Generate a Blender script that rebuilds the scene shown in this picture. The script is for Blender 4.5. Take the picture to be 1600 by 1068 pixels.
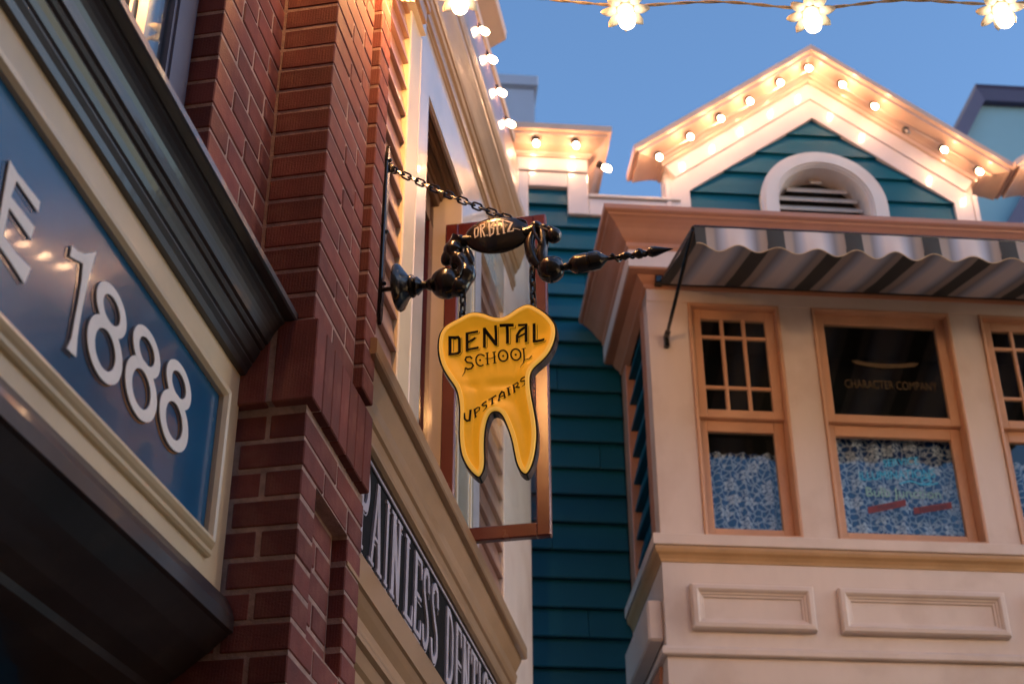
import bpy, bmesh, math, random
from mathutils import Vector, Matrix, geometry

rnd = random.Random(11)
for o in list(bpy.data.objects):
    bpy.data.objects.remove(o)
scn = bpy.context.scene
col = scn.collection
R = math.radians

# ------------------------------------------------------------------ camera
EYE = Vector((0, 0, 1.6))
PITCH, ROLL = R(31.9), R(-0.23)
fw = Vector((0, math.cos(PITCH), math.sin(PITCH)))
rt0 = Vector((1, 0, 0)); up0 = rt0.cross(fw)
rt = math.cos(ROLL) * rt0 + math.sin(ROLL) * up0
up = -math.sin(ROLL) * rt0 + math.cos(ROLL) * up0
cd = bpy.data.cameras.new('camera')
cam = bpy.data.objects.new('camera', cd); col.objects.link(cam)
m = Matrix((rt, up, -fw)).transposed().to_4x4(); m.translation = EYE
cam.matrix_world = m
cd.sensor_width = 36.0
cd.lens = 2440.0 / 1600.0 * 36.0
cd.clip_start = 0.05; cd.clip_end = 600
cd.dof.use_dof = True
cd.dof.focus_distance = 3.85
cd.dof.aperture_fstop = 4.5
scn.camera = cam

# ------------------------------------------------------------------ light
SUN_EL, SUN_AZ = R(14), R(100)          # azimuth clockwise from +Y
world = bpy.data.worlds.new('World'); scn.world = world
world.use_nodes = True
wn = world.node_tree
sky = wn.nodes.new('ShaderNodeTexSky')
sky.sky_type = 'NISHITA'
sky.sun_disc = False
sky.sun_elevation = SUN_EL
sky.sun_rotation = SUN_AZ
sky.air_density = 1.0
sky.dust_density = 0.4
sky.ozone_density = 3.6
bg = wn.nodes['Background']
bg.inputs['Strength'].default_value = 0.15
wn.links.new(sky.outputs[0], bg.inputs['Color'])
sd = bpy.data.lights.new('sun', 'SUN'); sd.energy = 0.04; sd.angle = R(14); sd.color = (1.0, 0.72, 0.50)
sun = bpy.data.objects.new('sun', sd); col.objects.link(sun)
sv = Vector((math.sin(SUN_AZ) * math.cos(SUN_EL), math.cos(SUN_AZ) * math.cos(SUN_EL), math.sin(SUN_EL)))
sun.rotation_euler = sv.to_track_quat('Z', 'Y').to_euler()
sun.location = sv * 30
vs = scn.view_settings
scn.display_settings.display_device = 'sRGB'
vs.view_transform = 'Standard'; vs.look = 'None'; vs.exposure = 1.2; vs.gamma = 1.0
vs.use_curve_mapping = False

# ------------------------------------------------------------------ frames and helpers
class Frame:
    def __init__(s, ang):
        s.ang = ang
        s.M = Matrix.Rotation(ang, 3, 'Z')
# x runs along the facade, y into the wall, z up
FL = Frame(R(90 - 10.26))      # left row of shops
FR = Frame(R(90 - 85.16))      # teal building across the end
FW = Frame(0.0)

BASE = {}

def thing(name, label, cat, fr, base=(0, 0, 0), group=None, kind=None):
    o = bpy.data.objects.new(name, None); col.objects.link(o)
    o.empty_display_size = 0.1
    o.location = fr.M @ Vector(base)
    o.rotation_euler = (0, 0, fr.ang)
    if kind: o['kind'] = kind
    else:
        o['label'] = label; o['category'] = cat
    if group: o['group'] = group
    BASE[o.name] = Vector(base)
    return o

class MB:
    def __init__(s):
        s.v = []; s.f = []; s.sm = []
    def add(s, vs_, fs_, smooth=False):
        n = len(s.v)
        s.v += [tuple(p) for p in vs_]
        for f in fs_:
            s.f.append([i + n for i in f]); s.sm.append(smooth)
        return s
    def box(s, x0, x1, y0, y1, z0, z1):
        return s.add([(x0,y0,z0),(x1,y0,z0),(x1,y1,z0),(x0,y1,z0),(x0,y0,z1),(x1,y0,z1),(x1,y1,z1),(x0,y1,z1)],
              [(0,3,2,1),(4,5,6,7),(0,1,5,4),(1,2,6,5),(2,3,7,6),(3,0,4,7)])
    def cbox(s, x0, x1, y0, y1, z0, z1, c=0.003):
        P = []; X=(x0,x1); Y=(y0,y1); Z=(z0,z1)
        idx = {}
        for i in (0,1):
            for j in (0,1):
                for k in (0,1):
                    sx, sy, sz = (c if i==0 else -c), (c if j==0 else -c), (c if k==0 else -c)
                    for a in range(3):
                        p = [X[i]+sx, Y[j]+sy, Z[k]+sz]
                        p[a] = (X[i], Y[j], Z[k])[a]
                        idx[(i,j,k,a)] = len(P); P.append(tuple(p))
        F = []
        q = lambda *t: idx[t]
        for i in (0,1):
            F.append([q(i,0,0,0),q(i,1,0,0),q(i,1,1,0),q(i,0,1,0)])
            F.append([q(0,i,0,1),q(1,i,0,1),q(1,i,1,1),q(0,i,1,1)])
            F.append([q(0,0,i,2),q(1,0,i,2),q(1,1,i,2),q(0,1,i,2)])
        for j in (0,1):
            for k in (0,1):
                F.append([q(0,j,k,1),q(1,j,k,1),q(1,j,k,2),q(0,j,k,2)])
                F.append([q(j,0,k,0),q(j,1,k,0),q(j,1,k,2),q(j,0,k,2)])
                F.append([q(j,k,0,0),q(j,k,1,0),q(j,k,1,1),q(j,k,0,1)])
        for i in (0,1):
            for j in (0,1):
                for k in (0,1):
                    F.append([q(i,j,k,0),q(i,j,k,1),q(i,j,k,2)])
        return s.add(P, F)
    def prism(s, poly, fn, h0, h1, smooth=False):
        n = len(poly)
        V = [fn(a, b, h0) for a, b in poly] + [fn(a, b, h1) for a, b in poly]
        F = [[i, (i+1) % n, n + (i+1) % n, n + i] for i in range(n)]
        s.add(V, F, smooth)
        tri = geometry.tessellate_polygon([[Vector((a, b, 0)) for a, b in poly]])
        s.add(V, [list(t) for t in tri] + [[i + n for i in t] for t in tri])
        return s
    def sweep(s, path, prof, fn, side=1, closed=False, smooth=False):
        # path 2d; prof closed polygon of (offset, h); fn(a,b,h)->xyz
        n = len(path); k = len(prof); V = []
        for i in range(n):
            p = Vector(path[i])
            d0 = (p - Vector(path[i-1])).normalized() if (i > 0 or closed) else None
            d1 = (Vector(path[(i+1) % n]) - p).normalized() if (i < n-1 or closed) else None
            d0 = d0 or d1; d1 = d1 or d0
            n0 = Vector((d0.y, -d0.x)) * side; n1 = Vector((d1.y, -d1.x)) * side
            mt = (n0 + n1); mt = mt / max(0.2, mt.dot(n0)) if mt.length > 1e-6 else n0
            for off, h in prof:
                q = p + mt * off
                V.append(fn(q.x, q.y, h))
        F = []
        for i in range(n if closed else n-1):
            a, b = i*k, ((i+1) % n)*k
            for j in range(k):
                j2 = (j+1) % k
                F.append([a+j, a+j2, b+j2, b+j])
        s.add(V, F, smooth)
        if not closed:
            tri = geometry.tessellate_polygon([[Vector((a, b, 0)) for a, b in prof]])
            s.add([V[i] for i in range(k)], [list(t) for t in tri])
            s.add([V[(n-1)*k+i] for i in range(k)], [list(t) for t in tri])
        return s
    def tube(s, pts, r, n=8, caps=True):
        pts = [Vector(p) for p in pts]; m_ = len(pts)
        rs = r if isinstance(r, (list, tuple)) else [r]*m_
        V = []; prev = None
        for i, p in enumerate(pts):
            t = (pts[min(i+1, m_-1)] - pts[max(i-1, 0)]).normalized()
            if prev is None:
                a = t.orthogonal().normalized()
            else:
                a = (prev - t * prev.dot(t))
                a = a.normalized() if a.length > 1e-6 else t.orthogonal().normalized()
            prev = a; b = t.cross(a)
            for j in range(n):
                an = 2*math.pi*j/n
                V.append(p + (a*math.cos(an) + b*math.sin(an))*rs[i])
        F = []
        for i in range(m_-1):
            for j in range(n):
                j2 = (j+1) % n
                F.append([i*n+j, i*n+j2, (i+1)*n+j2, (i+1)*n+j])
        s.add(V, F, True)
        if caps:
            s.add(V[:n], [list(range(n))]); s.add(V[-n:], [list(range(n))])
        return s
    def lathe(s, prof, o, ax, n=20):
        o = Vector(o); ax = Vector(ax).normalized()
        return s.tube([o + ax*a for a, r in prof], [max(r, 1e-4) for a, r in prof], n)
    def ell(s, c, rx, ry, rz, n=16, m_=10, rot=None):
        V = []; F = []
        c = Vector(c)
        for i in range(m_+1):
            th = math.pi*i/m_
            for j in range(n):
                ph = 2*math.pi*j/n
                p = Vector((rx*math.sin(th)*math.cos(ph), ry*math.sin(th)*math.sin(ph), rz*math.cos(th)))
                if rot: p = rot @ p
                V.append(c + p)
        for i in range(m_):
            for j in range(n):
                j2 = (j+1) % n
                F.append([i*n+j, i*n+j2, (i+1)*n+j2, (i+1)*n+j])
        return s.add(V, F, True)
    def ring(s, c, fn, rx, ry, irx, iry, h0, h1, n=40):
        V = []
        for (a, b, h) in ((rx, ry, h0), (irx, iry, h0), (irx, iry, h1), (rx, ry, h1)):
            for j in range(n):
                an = 2*math.pi*j/n
                V.append(fn(c[0]+a*math.cos(an), c[1]+b*math.sin(an), h))
        F = []
        for k in range(4):
            for j in range(n):
                j2 = (j+1) % n; k2 = (k+1) % 4
                F.append([k*n+j, k*n+j2, k2*n+j2, k2*n+j])
        return s.add(V, F)
    def mesh(s, name, base=Vector((0, 0, 0)), angle=35):
        me = bpy.data.meshes.new(name)
        me.from_pydata([(p[0]-base.x, p[1]-base.y, p[2]-base.z) for p in s.v], [], s.f)
        bm = bmesh.new(); bm.from_mesh(me)
        bmesh.ops.remove_doubles(bm, verts=bm.verts, dist=1e-6)
        bmesh.ops.recalc_face_normals(bm, faces=bm.faces)
        bm.to_mesh(me); bm.free()
        if any(s.sm):
            me.shade_smooth(); me.set_sharp_from_angle(angle=R(angle))
        return me

def base_of(o):
    while o.parent: o = o.parent
    return BASE[o.name]

def link(name, me, mat_, parent, loc=None):
    o = bpy.data.objects.new(name, me); col.objects.link(o)
    if mat_ and not me.materials: me.materials.append(mat_)
    o.parent = parent
    if loc is not None: o.location = Vector(loc) - base_of(parent)
    return o

def part(name, mb, mat_, parent, label=None, kind=None, angle=35):
    me = mb.mesh(name, base_of(parent), angle)
    o = link(name, me, mat_, parent)
    if label: o['label'] = label
    if kind: o['kind'] = kind
    return o

XYZ = lambda a, b, h: (a, b, h)          # plan sweep: (x,y) path, h = z
XZ = lambda a, b, h: (a, h, b)           # elevation: (x,z) path, h = y
YZ = lambda a, b, h: (h, a, b)           # section: (y,z) polygon, h = x

def catmull(P, sub=4, closed=True):
    n = len(P); out = []
    rng = range(n) if closed else range(n-1)
    for i in rng:
        p0, p1, p2, p3 = (Vector(P[(i-1) % n]), Vector(P[i]), Vector(P[(i+1) % n]), Vector(P[(i+2) % n])) if closed else \
            (Vector(P[max(i-1, 0)]), Vector(P[i]), Vector(P[i+1]), Vector(P[min(i+2, n-1)]))
        for k in range(sub):
            t = k/sub
            out.append(0.5*((2*p1)+(-p0+p2)*t+(2*p0-5*p1+4*p2-p3)*t*t+(-p0+3*p1-3*p2+p3)*t**3))
    if not closed: out.append(Vector(P[-1]))
    return out

def ribbon(mb, pts, w, closed, fn, d0, d1):
    # flat lettering stroke with mitred joints; fn(a,b,h)
    P = [Vector(p) for p in pts]; n = len(P)
    if isinstance(w, (tuple, list)):
        W = [w[0] + (w[1]-w[0])*i/max(1, n-1) for i in range(n)]
    else: W = [w]*n
    Lp, Rp = [], []
    for i in range(n):
        d0_ = (P[i]-P[i-1]).normalized() if (i > 0 or closed) else None
        d1_ = (P[(i+1) % n]-P[i]).normalized() if (i < n-1 or closed) else None
        d0_ = d0_ or d1_; d1_ = d1_ or d0_
        n0 = Vector((-d0_.y, d0_.x)); n1 = Vector((-d1_.y, d1_.x))
        mt = n0+n1
        mt = mt/max(0.55, mt.dot(n0)) if mt.length > 1e-5 else n0
        Lp.append(P[i]+mt*W[i]/2); Rp.append(P[i]-mt*W[i]/2)
    V = [fn(p.x, p.y, d0) for p in Lp]+[fn(p.x, p.y, d0) for p in Rp]+[fn(p.x, p.y, d1) for p in Lp]+[fn(p.x, p.y, d1) for p in Rp]
    F = []
    for i in range(n if closed else n-1):
        j = (i+1) % n
        F += [[i, j, n+j, n+i], [2*n+i, 2*n+j, 3*n+j, 3*n+i], [i, j, 2*n+j, 2*n+i], [n+i, n+j, 3*n+j, 3*n+i]]
    if not closed:
        for i in (0, n-1): F.append([i, n+i, 3*n+i, 2*n+i])
    mb.add(V, F)

def strokes(mb, data, fn, d0, d1):
    for i, st in enumerate(data):
        e = 0.00012*(i % 5)
        if st[0] == 'dot':
            c = st[2]; r = st[1]
            poly = [(c[0]+r*math.cos(2*math.pi*j/12), c[1]+r*math.sin(2*math.pi*j/12)) for j in range(12)]
            mb.prism(poly, fn, d0, d1-e)
        else:
            ribbon(mb, st[2], st[0], st[1], fn, d0, d1-e)

# ------------------------------------------------------------------ materials
def mat(name, base, rough=0.5, var=0.10, scale=6.0, bump=0.0, bscale=60.0, spec=0.5, coat=0.0, coat_rough=0.05,
        metal=0.0, rand=0.0, streak=None, dirt=None):
    m_ = bpy.data.materials.new(name); m_.use_nodes = True
    nt = m_.node_tree; N = nt.nodes; L = nt.links
    b = N['Principled BSDF']
    b.inputs['Roughness'].default_value = rough
    b.inputs['Specular IOR Level'].default_value = spec
    b.inputs['Metallic'].default_value = metal
    b.inputs['Coat Weight'].default_value = coat
    b.inputs['Coat Roughness'].default_value = coat_rough
    tc = N.new('ShaderNodeTexCoord'); mp = N.new('ShaderNodeMapping')
    L.new(tc.outputs['Object'], mp.inputs['Vector'])
    if streak: mp.inputs['Scale'].default_value = streak
    nz = N.new('ShaderNodeTexNoise'); nz.inputs['Scale'].default_value = scale; nz.inputs['Detail'].default_value = 6
    nz.inputs['Roughness'].default_value = 0.6
    L.new(mp.outputs[0], nz.inputs['Vector'])
    ra = N.new('ShaderNodeValToRGB')
    c = Vector(base)
    lo = c*(1-var*1.6); hi = c*(1+var)
    ra.color_ramp.elements[0].position = 0.3; ra.color_ramp.elements[1].position = 0.7
    ra.color_ramp.elements[0].color = (*lo, 1); ra.color_ramp.elements[1].color = (*[min(1, x) for x in hi], 1)
    L.new(nz.outputs['Fac'], ra.inputs[0])
    out = ra.outputs[0]
    if rand:
        oi = N.new('ShaderNodeObjectInfo'); hs = N.new('ShaderNodeHueSaturation')
        mr = N.new('ShaderNodeMapRange'); mr.inputs['To Min'].default_value = 1-rand; mr.inputs['To Max'].default_value = 1+rand
        L.new(oi.outputs['Random'], mr.inputs['Value']); L.new(mr.outputs[0], hs.inputs['Value'])
        L.new(out, hs.inputs['Color']); out = hs.outputs[0]
    if dirt:
        n2 = N.new('ShaderNodeTexNoise'); n2.inputs['Scale'].default_value = dirt[1]; n2.inputs['Detail'].default_value = 8
        L.new(tc.outputs['Object'], n2.inputs['Vector'])
        r2 = N.new('ShaderNodeValToRGB'); r2.color_ramp.elements[0].position = 0.52; r2.color_ramp.elements[1].position = 0.72
        L.new(n2.outputs['Fac'], r2.inputs[0])
        mx = N.new('ShaderNodeMix'); mx.data_type = 'RGBA'
        ml = N.new('ShaderNodeMath'); ml.operation = 'MULTIPLY'; ml.inputs[1].default_value = dirt[2]
        L.new(r2.outputs[0], ml.inputs[0]); L.new(ml.outputs[0], mx.inputs[0])
        L.new(out, mx.inputs[6]); mx.inputs[7].default_value = (*dirt[0], 1); out = mx.outputs[2]
    L.new(out, b.inputs['Base Color'])
    # roughness wander
    mr2 = N.new('ShaderNodeMapRange'); mr2.inputs['To Min'].default_value = max(0.02, rough*0.8); mr2.inputs['To Max'].default_value = min(1, rough*1.25)
    L.new(nz.outputs['Fac'], mr2.inputs['Value']); L.new(mr2.outputs[0], b.inputs['Roughness'])
    if bump:
        n3 = N.new('ShaderNodeTexNoise'); n3.inputs['Scale'].default_value = bscale; n3.inputs['Detail'].default_value = 5
        L.new(mp.outputs[0], n3.inputs['Vector'])
        bp = N.new('ShaderNodeBump'); bp.inputs['Strength'].default_value = bump; bp.inputs['Distance'].default_value = 0.004
        L.new(n3.outputs['Fac'], bp.inputs['Height']); L.new(bp.outputs[0], b.inputs['Normal'])
        if coat: L.new(bp.outputs[0], b.inputs['Coat Normal'])
    return m_

def emit(name, colr, strength):
    m_ = bpy.data.materials.new(name); m_.use_nodes = True
    nt = m_.node_tree
    b = nt.nodes['Principled BSDF']
    b.inputs['Base Color'].default_value = (0.9, 0.85, 0.75, 1) if strength > 1 else (*[c_*.8 for c_ in colr], 1)
    b.inputs['Emission Color'].default_value = (*colr, 1)
    b.inputs['Emission Strength'].default_value = strength
    return m_

def glass_mat(name, tint=(0.9, 0.95, 0.95), rough=0.01, ior=1.55):
    m_ = bpy.data.materials.new(name); m_.use_nodes = True
    nt = m_.node_tree; N = nt.nodes; L = nt.links
    N.remove(N['Principled BSDF'])
    out = N['Material Output']
    tr = N.new('ShaderNodeBsdfTransparent'); tr.inputs[0].default_value = (*tint, 1)
    gl = N.new('ShaderNodeBsdfGlossy'); gl.inputs['Roughness'].default_value = rough
    fr = N.new('ShaderNodeFresnel')
    ge = N.new('ShaderNodeNewGeometry'); mi = N.new('ShaderNodeMapRange'); mi.inputs['To Min'].default_value = ior; mi.inputs['To Max'].default_value = 1/ior
    L.new(ge.outputs['Backfacing'], mi.inputs['Value']); L.new(mi.outputs[0], fr.inputs['IOR'])
    tc = N.new('ShaderNodeTexCoord')
    nz = N.new('ShaderNodeTexNoise'); nz.inputs['Scale'].default_value = 3.0
    L.new(tc.outputs['Object'], nz.inputs['Vector'])
    bp = N.new('ShaderNodeBump'); bp.inputs['Strength'].default_value = 0.05; bp.inputs['Distance'].default_value = 0.02
    L.new(nz.outputs['Fac'], bp.inputs['Height']); L.new(bp.outputs[0], gl.inputs['Normal'])
    mx = N.new('ShaderNodeMixShader')
    L.new(fr.outputs[0], mx.inputs[0]); L.new(tr.outputs[0], mx.inputs[1]); L.new(gl.outputs[0], mx.inputs[2])
    L.new(mx.outputs[0], out.inputs['Surface'])
    return m_

M = {}
def brick_mat():
    m_ = mat('brick', (0.160, 0.043, 0.036), rough=0.75, var=0.20, scale=9, bump=0.35, bscale=220, spec=0.3, rand=0.24,
             dirt=((0.30, 0.16, 0.11), 14, 0.25))
    nt = m_.node_tree; N = nt.nodes; L = nt.links
    # combed vertical texture of wire-cut brick
    tc = N.new('ShaderNodeTexCoord'); wv = N.new('ShaderNodeTexWave'); wv.wave_type = 'BANDS'; wv.bands_direction = 'DIAGONAL'
    mp = N.new('ShaderNodeMapping'); mp.inputs['Scale'].default_value = (1, 1, 0.03)
    L.new(tc.outputs['Object'], mp.inputs['Vector']); L.new(mp.outputs[0], wv.inputs['Vector'])
    wv.inputs['Scale'].default_value = 90; wv.inputs['Distortion'].default_value = 1.5; wv.inputs['Detail'].default_value = 3
    b = N['Principled BSDF']
    old = b.inputs['Normal'].links[0].from_node
    bp = N.new('ShaderNodeBump'); bp.inputs['Strength'].default_value = 0.16; bp.inputs['Distance'].default_value = 0.003
    L.new(wv.outputs['Fac'], bp.inputs['Height']); L.new(old.outputs[0], bp.inputs['Normal']); L.new(bp.outputs[0], b.inputs['Normal'])
    return m_
M['brick'] = brick_mat()
M['mortar'] = mat('mortar', (0.37, 0.255, 0.22), rough=0.9, var=0.2, scale=30, bump=0.6, bscale=150, spec=0.2)
M['cream'] = mat('cream_paint', (0.66, 0.55, 0.38), rough=0.33, var=0.07, scale=4, bump=0.05, bscale=25, coat=0.15, coat_rough=0.15,
                 dirt=((0.40, 0.30, 0.20), 5, 0.18))
M['cream_gloss'] = mat('glossy_cream_paint', (0.60, 0.53, 0.45), rough=0.22, var=0.06, scale=4, bump=0.03, bscale=14, coat=0.9, coat_rough=0.04)
M['tan'] = mat('tan_paint', (0.36, 0.225, 0.12), rough=0.30, var=0.09, scale=5, bump=0.05, bscale=20, coat=0.4, coat_rough=0.12)
M['charcoal'] = mat('charcoal_paint', (0.026, 0.023, 0.026), rough=0.40, var=0.2, scale=5, bump=0.12, bscale=22, coat=0.5, coat_rough=0.07,
                    dirt=((0.07, 0.06, 0.055), 9, 0.35))
M['slate'] = mat('slate_blue_paint', (0.10, 0.12, 0.19), rough=0.35, var=0.08, scale=6, bump=0.05, bscale=20)
M['signblue'] = mat('sign_blue_paint', (0.001, 0.085, 0.200), rough=0.22, var=0.12, scale=3, bump=0.04, bscale=10, spec=0.3, coat=0.32, coat_rough=0.05)
M['offwhite'] = mat('offwhite_paint', (0.84, 0.80, 0.75), rough=0.45, var=0.05, scale=8)
M['offwhite_dull'] = mat('canvas_thread', (0.30, 0.28, 0.26), rough=0.9)
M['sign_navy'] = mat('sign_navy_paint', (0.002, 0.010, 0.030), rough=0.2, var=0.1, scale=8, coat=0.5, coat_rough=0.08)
M['black_iron'] = mat('black_gloss_iron', (0.008, 0.009, 0.010), rough=0.22, var=0.3, scale=30, bump=0.14, bscale=60, spec=0.45, coat=0.25, coat_rough=0.08)
M['black_paint'] = mat('black_paint', (0.010, 0.011, 0.013), rough=0.25, var=0.2, scale=12, coat=0.3, coat_rough=0.1)
M['silver'] = mat('silver_grey_paint', (0.46, 0.44, 0.52), rough=0.38, var=0.12, scale=10)
M['rust_siding'] = mat('terracotta_siding_paint', (0.33, 0.185, 0.145), rough=0.28, var=0.09, scale=4, bump=0.05, bscale=18, coat=0.4, coat_rough=0.1, rand=0.05,
                       streak=(0.3, 1, 1))
M['maroon'] = mat('maroon_paint', (0.095, 0.016, 0.014), rough=0.25, var=0.12, scale=6, bump=0.04, bscale=30, coat=0.5, coat_rough=0.08)
M['brown_wood'] = mat('brown_stained_wood', (0.115, 0.060, 0.034), rough=0.35, var=0.25, scale=5, bump=0.08, bscale=30, streak=(0.15, 1, 1))
def add_glow(m_, colr, e):  # slight emission added to brighten the tooth sign's paint; no lamp inside
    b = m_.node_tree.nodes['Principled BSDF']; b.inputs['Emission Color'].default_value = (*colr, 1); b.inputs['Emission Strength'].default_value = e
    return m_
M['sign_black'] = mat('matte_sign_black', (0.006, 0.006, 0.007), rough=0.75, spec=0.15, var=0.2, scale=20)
M['yellow'] = add_glow(mat('glowing_yellow_paint', (0.92, 0.54, 0.085), rough=0.45, var=0.04, scale=7, bump=0.02, bscale=40), (1, .55, .09), 0.16)
M['amber'] = add_glow(mat('glowing_amber_paint', (0.86, 0.45, 0.020), rough=0.48, var=0.08, scale=9, bump=0.03, bscale=40), (1, .46, .016), 0.12)
M['teal'] = mat('teal_siding_paint', (0.001, 0.088, 0.136), rough=0.50, spec=0.25, var=0.10, scale=3, bump=0.07, bscale=24, rand=0.06, streak=(0.25, 1, 1))
M['pink'] = mat('pale_pink_paint', (0.70, 0.605, 0.56), rough=0.42, var=0.06, scale=3, bump=0.08, bscale=34, dirt=((0.40, 0.28, 0.22), 4.5, 0.30), streak=(1, 1, 0.3))
M['peach'] = mat('peach_cornice_paint', (0.66, 0.42, 0.30), rough=0.34, var=0.06, scale=3, bump=0.05, bscale=10, coat=0.9, coat_rough=0.04)
M['peach_matte'] = mat('peach_satin_paint', (0.66, 0.44, 0.32), rough=0.5, var=0.06, scale=3, bump=0.05, bscale=10)
M['pink_gloss'] = mat('glossy_pink_paint', (0.72, 0.58, 0.53), rough=0.40, var=0.05, scale=3, bump=0.04, bscale=10, coat=0.8, coat_rough=0.04)
M['rose'] = mat('rose_brown_paint', (0.52, 0.245, 0.145), rough=0.40, var=0.10, scale=4, bump=0.10, bscale=16, dirt=((0.30, 0.16, 0.12), 4, 0.3), coat=0.2, coat_rough=0.15)
M['sash'] = mat('salmon_sash_paint', (0.60, 0.35, 0.225), rough=0.38, var=0.07, scale=5, bump=0.05, bscale=30)
M['gold'] = mat('ochre_moulding_paint', (0.50, 0.31, 0.155), rough=0.34, var=0.08, scale=9, bump=0.10, bscale=60, coat=0.2, coat_rough=0.15)
M['lilac'] = mat('pale_lilac_paint', (0.40, 0.40, 0.50), rough=0.6, var=0.06, scale=2)
M['paleteal'] = mat('pale_teal_paint', (0.28, 0.42, 0.47), rough=0.6, var=0.06, scale=1.5)
M['plum'] = mat('plum_trim_paint', (0.075, 0.06, 0.13), rough=0.5, var=0.1, scale=3)
M['dark_room'] = mat('dark_interior', (0.012, 0.012, 0.012), rough=0.9, var=0.2, scale=2)
M['roof'] = mat('roof_shingle', (0.10, 0.085, 0.08), rough=0.9, var=0.25, scale=20, bump=0.5, bscale=60)
M['asphalt'] = mat('asphalt', (0.055, 0.052, 0.050), rough=0.9, var=0.25, scale=30, bump=0.5, bscale=160)
M['paving'] = mat('pavement_concrete', (0.26, 0.21, 0.19), rough=0.85, var=0.15, scale=6, bump=0.3, bscale=90)
M['petal'] = mat('white_plastic_petal', (0.80, 0.75, 0.64), rough=0.35, var=0.03, scale=20)
M['cable'] = mat('cream_cable', (0.52, 0.42, 0.28), rough=0.55, var=0.2, scale=60)
M['socket'] = mat('amber_socket', (0.020, 0.006, 0.002), rough=0.5, var=0.1, scale=30)
M['bulb'] = emit('lit_bulb', (1.0, 0.58, 0.31), 52.0)
M['string_bulb'] = emit('lit_string_bulb', (1.0, 0.76, 0.50), 3.8)
M['roof_bulb'] = emit('lit_roof_bulb', (1.0, 0.62, 0.36), 13.0)
M['pier_bulb'] = emit('lit_pier_bulb', (1.0, 0.46, 0.15), 420.0)
M['far_bulb'] = emit('lit_far_bulb', (1.0, 0.68, 0.44), 180.0)
M['near_bulb'] = emit('lit_near_bulb', (1.0, 0.66, 0.42), 85.0)
M['dead_bulb'] = mat('unlit_bulb', (0.30, 0.24, 0.20), rough=0.15, var=0.1, scale=20)
M['glass'] = glass_mat('window_glass')
M['gilt'] = mat('faded_gilt_lettering', (0.085, 0.055, 0.022), rough=0.6, var=0.25, scale=25)
M['cyan'] = emit('glowing_cyan_lettering', (0.03, 0.36, 0.60), 0.10)  # painted letters given a faint glow of their own
M['mint'] = mat('mint_lettering', (0.26, 0.52, 0.52), rough=0.5, var=0.15, scale=20)
M['banner_red'] = mat('faded_red_banner', (0.20, 0.028, 0.045), rough=0.5, var=0.15, scale=20)
M['navy'] = mat('navy_lettering', (0.02, 0.02, 0.06), rough=0.5, var=0.1)

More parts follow.
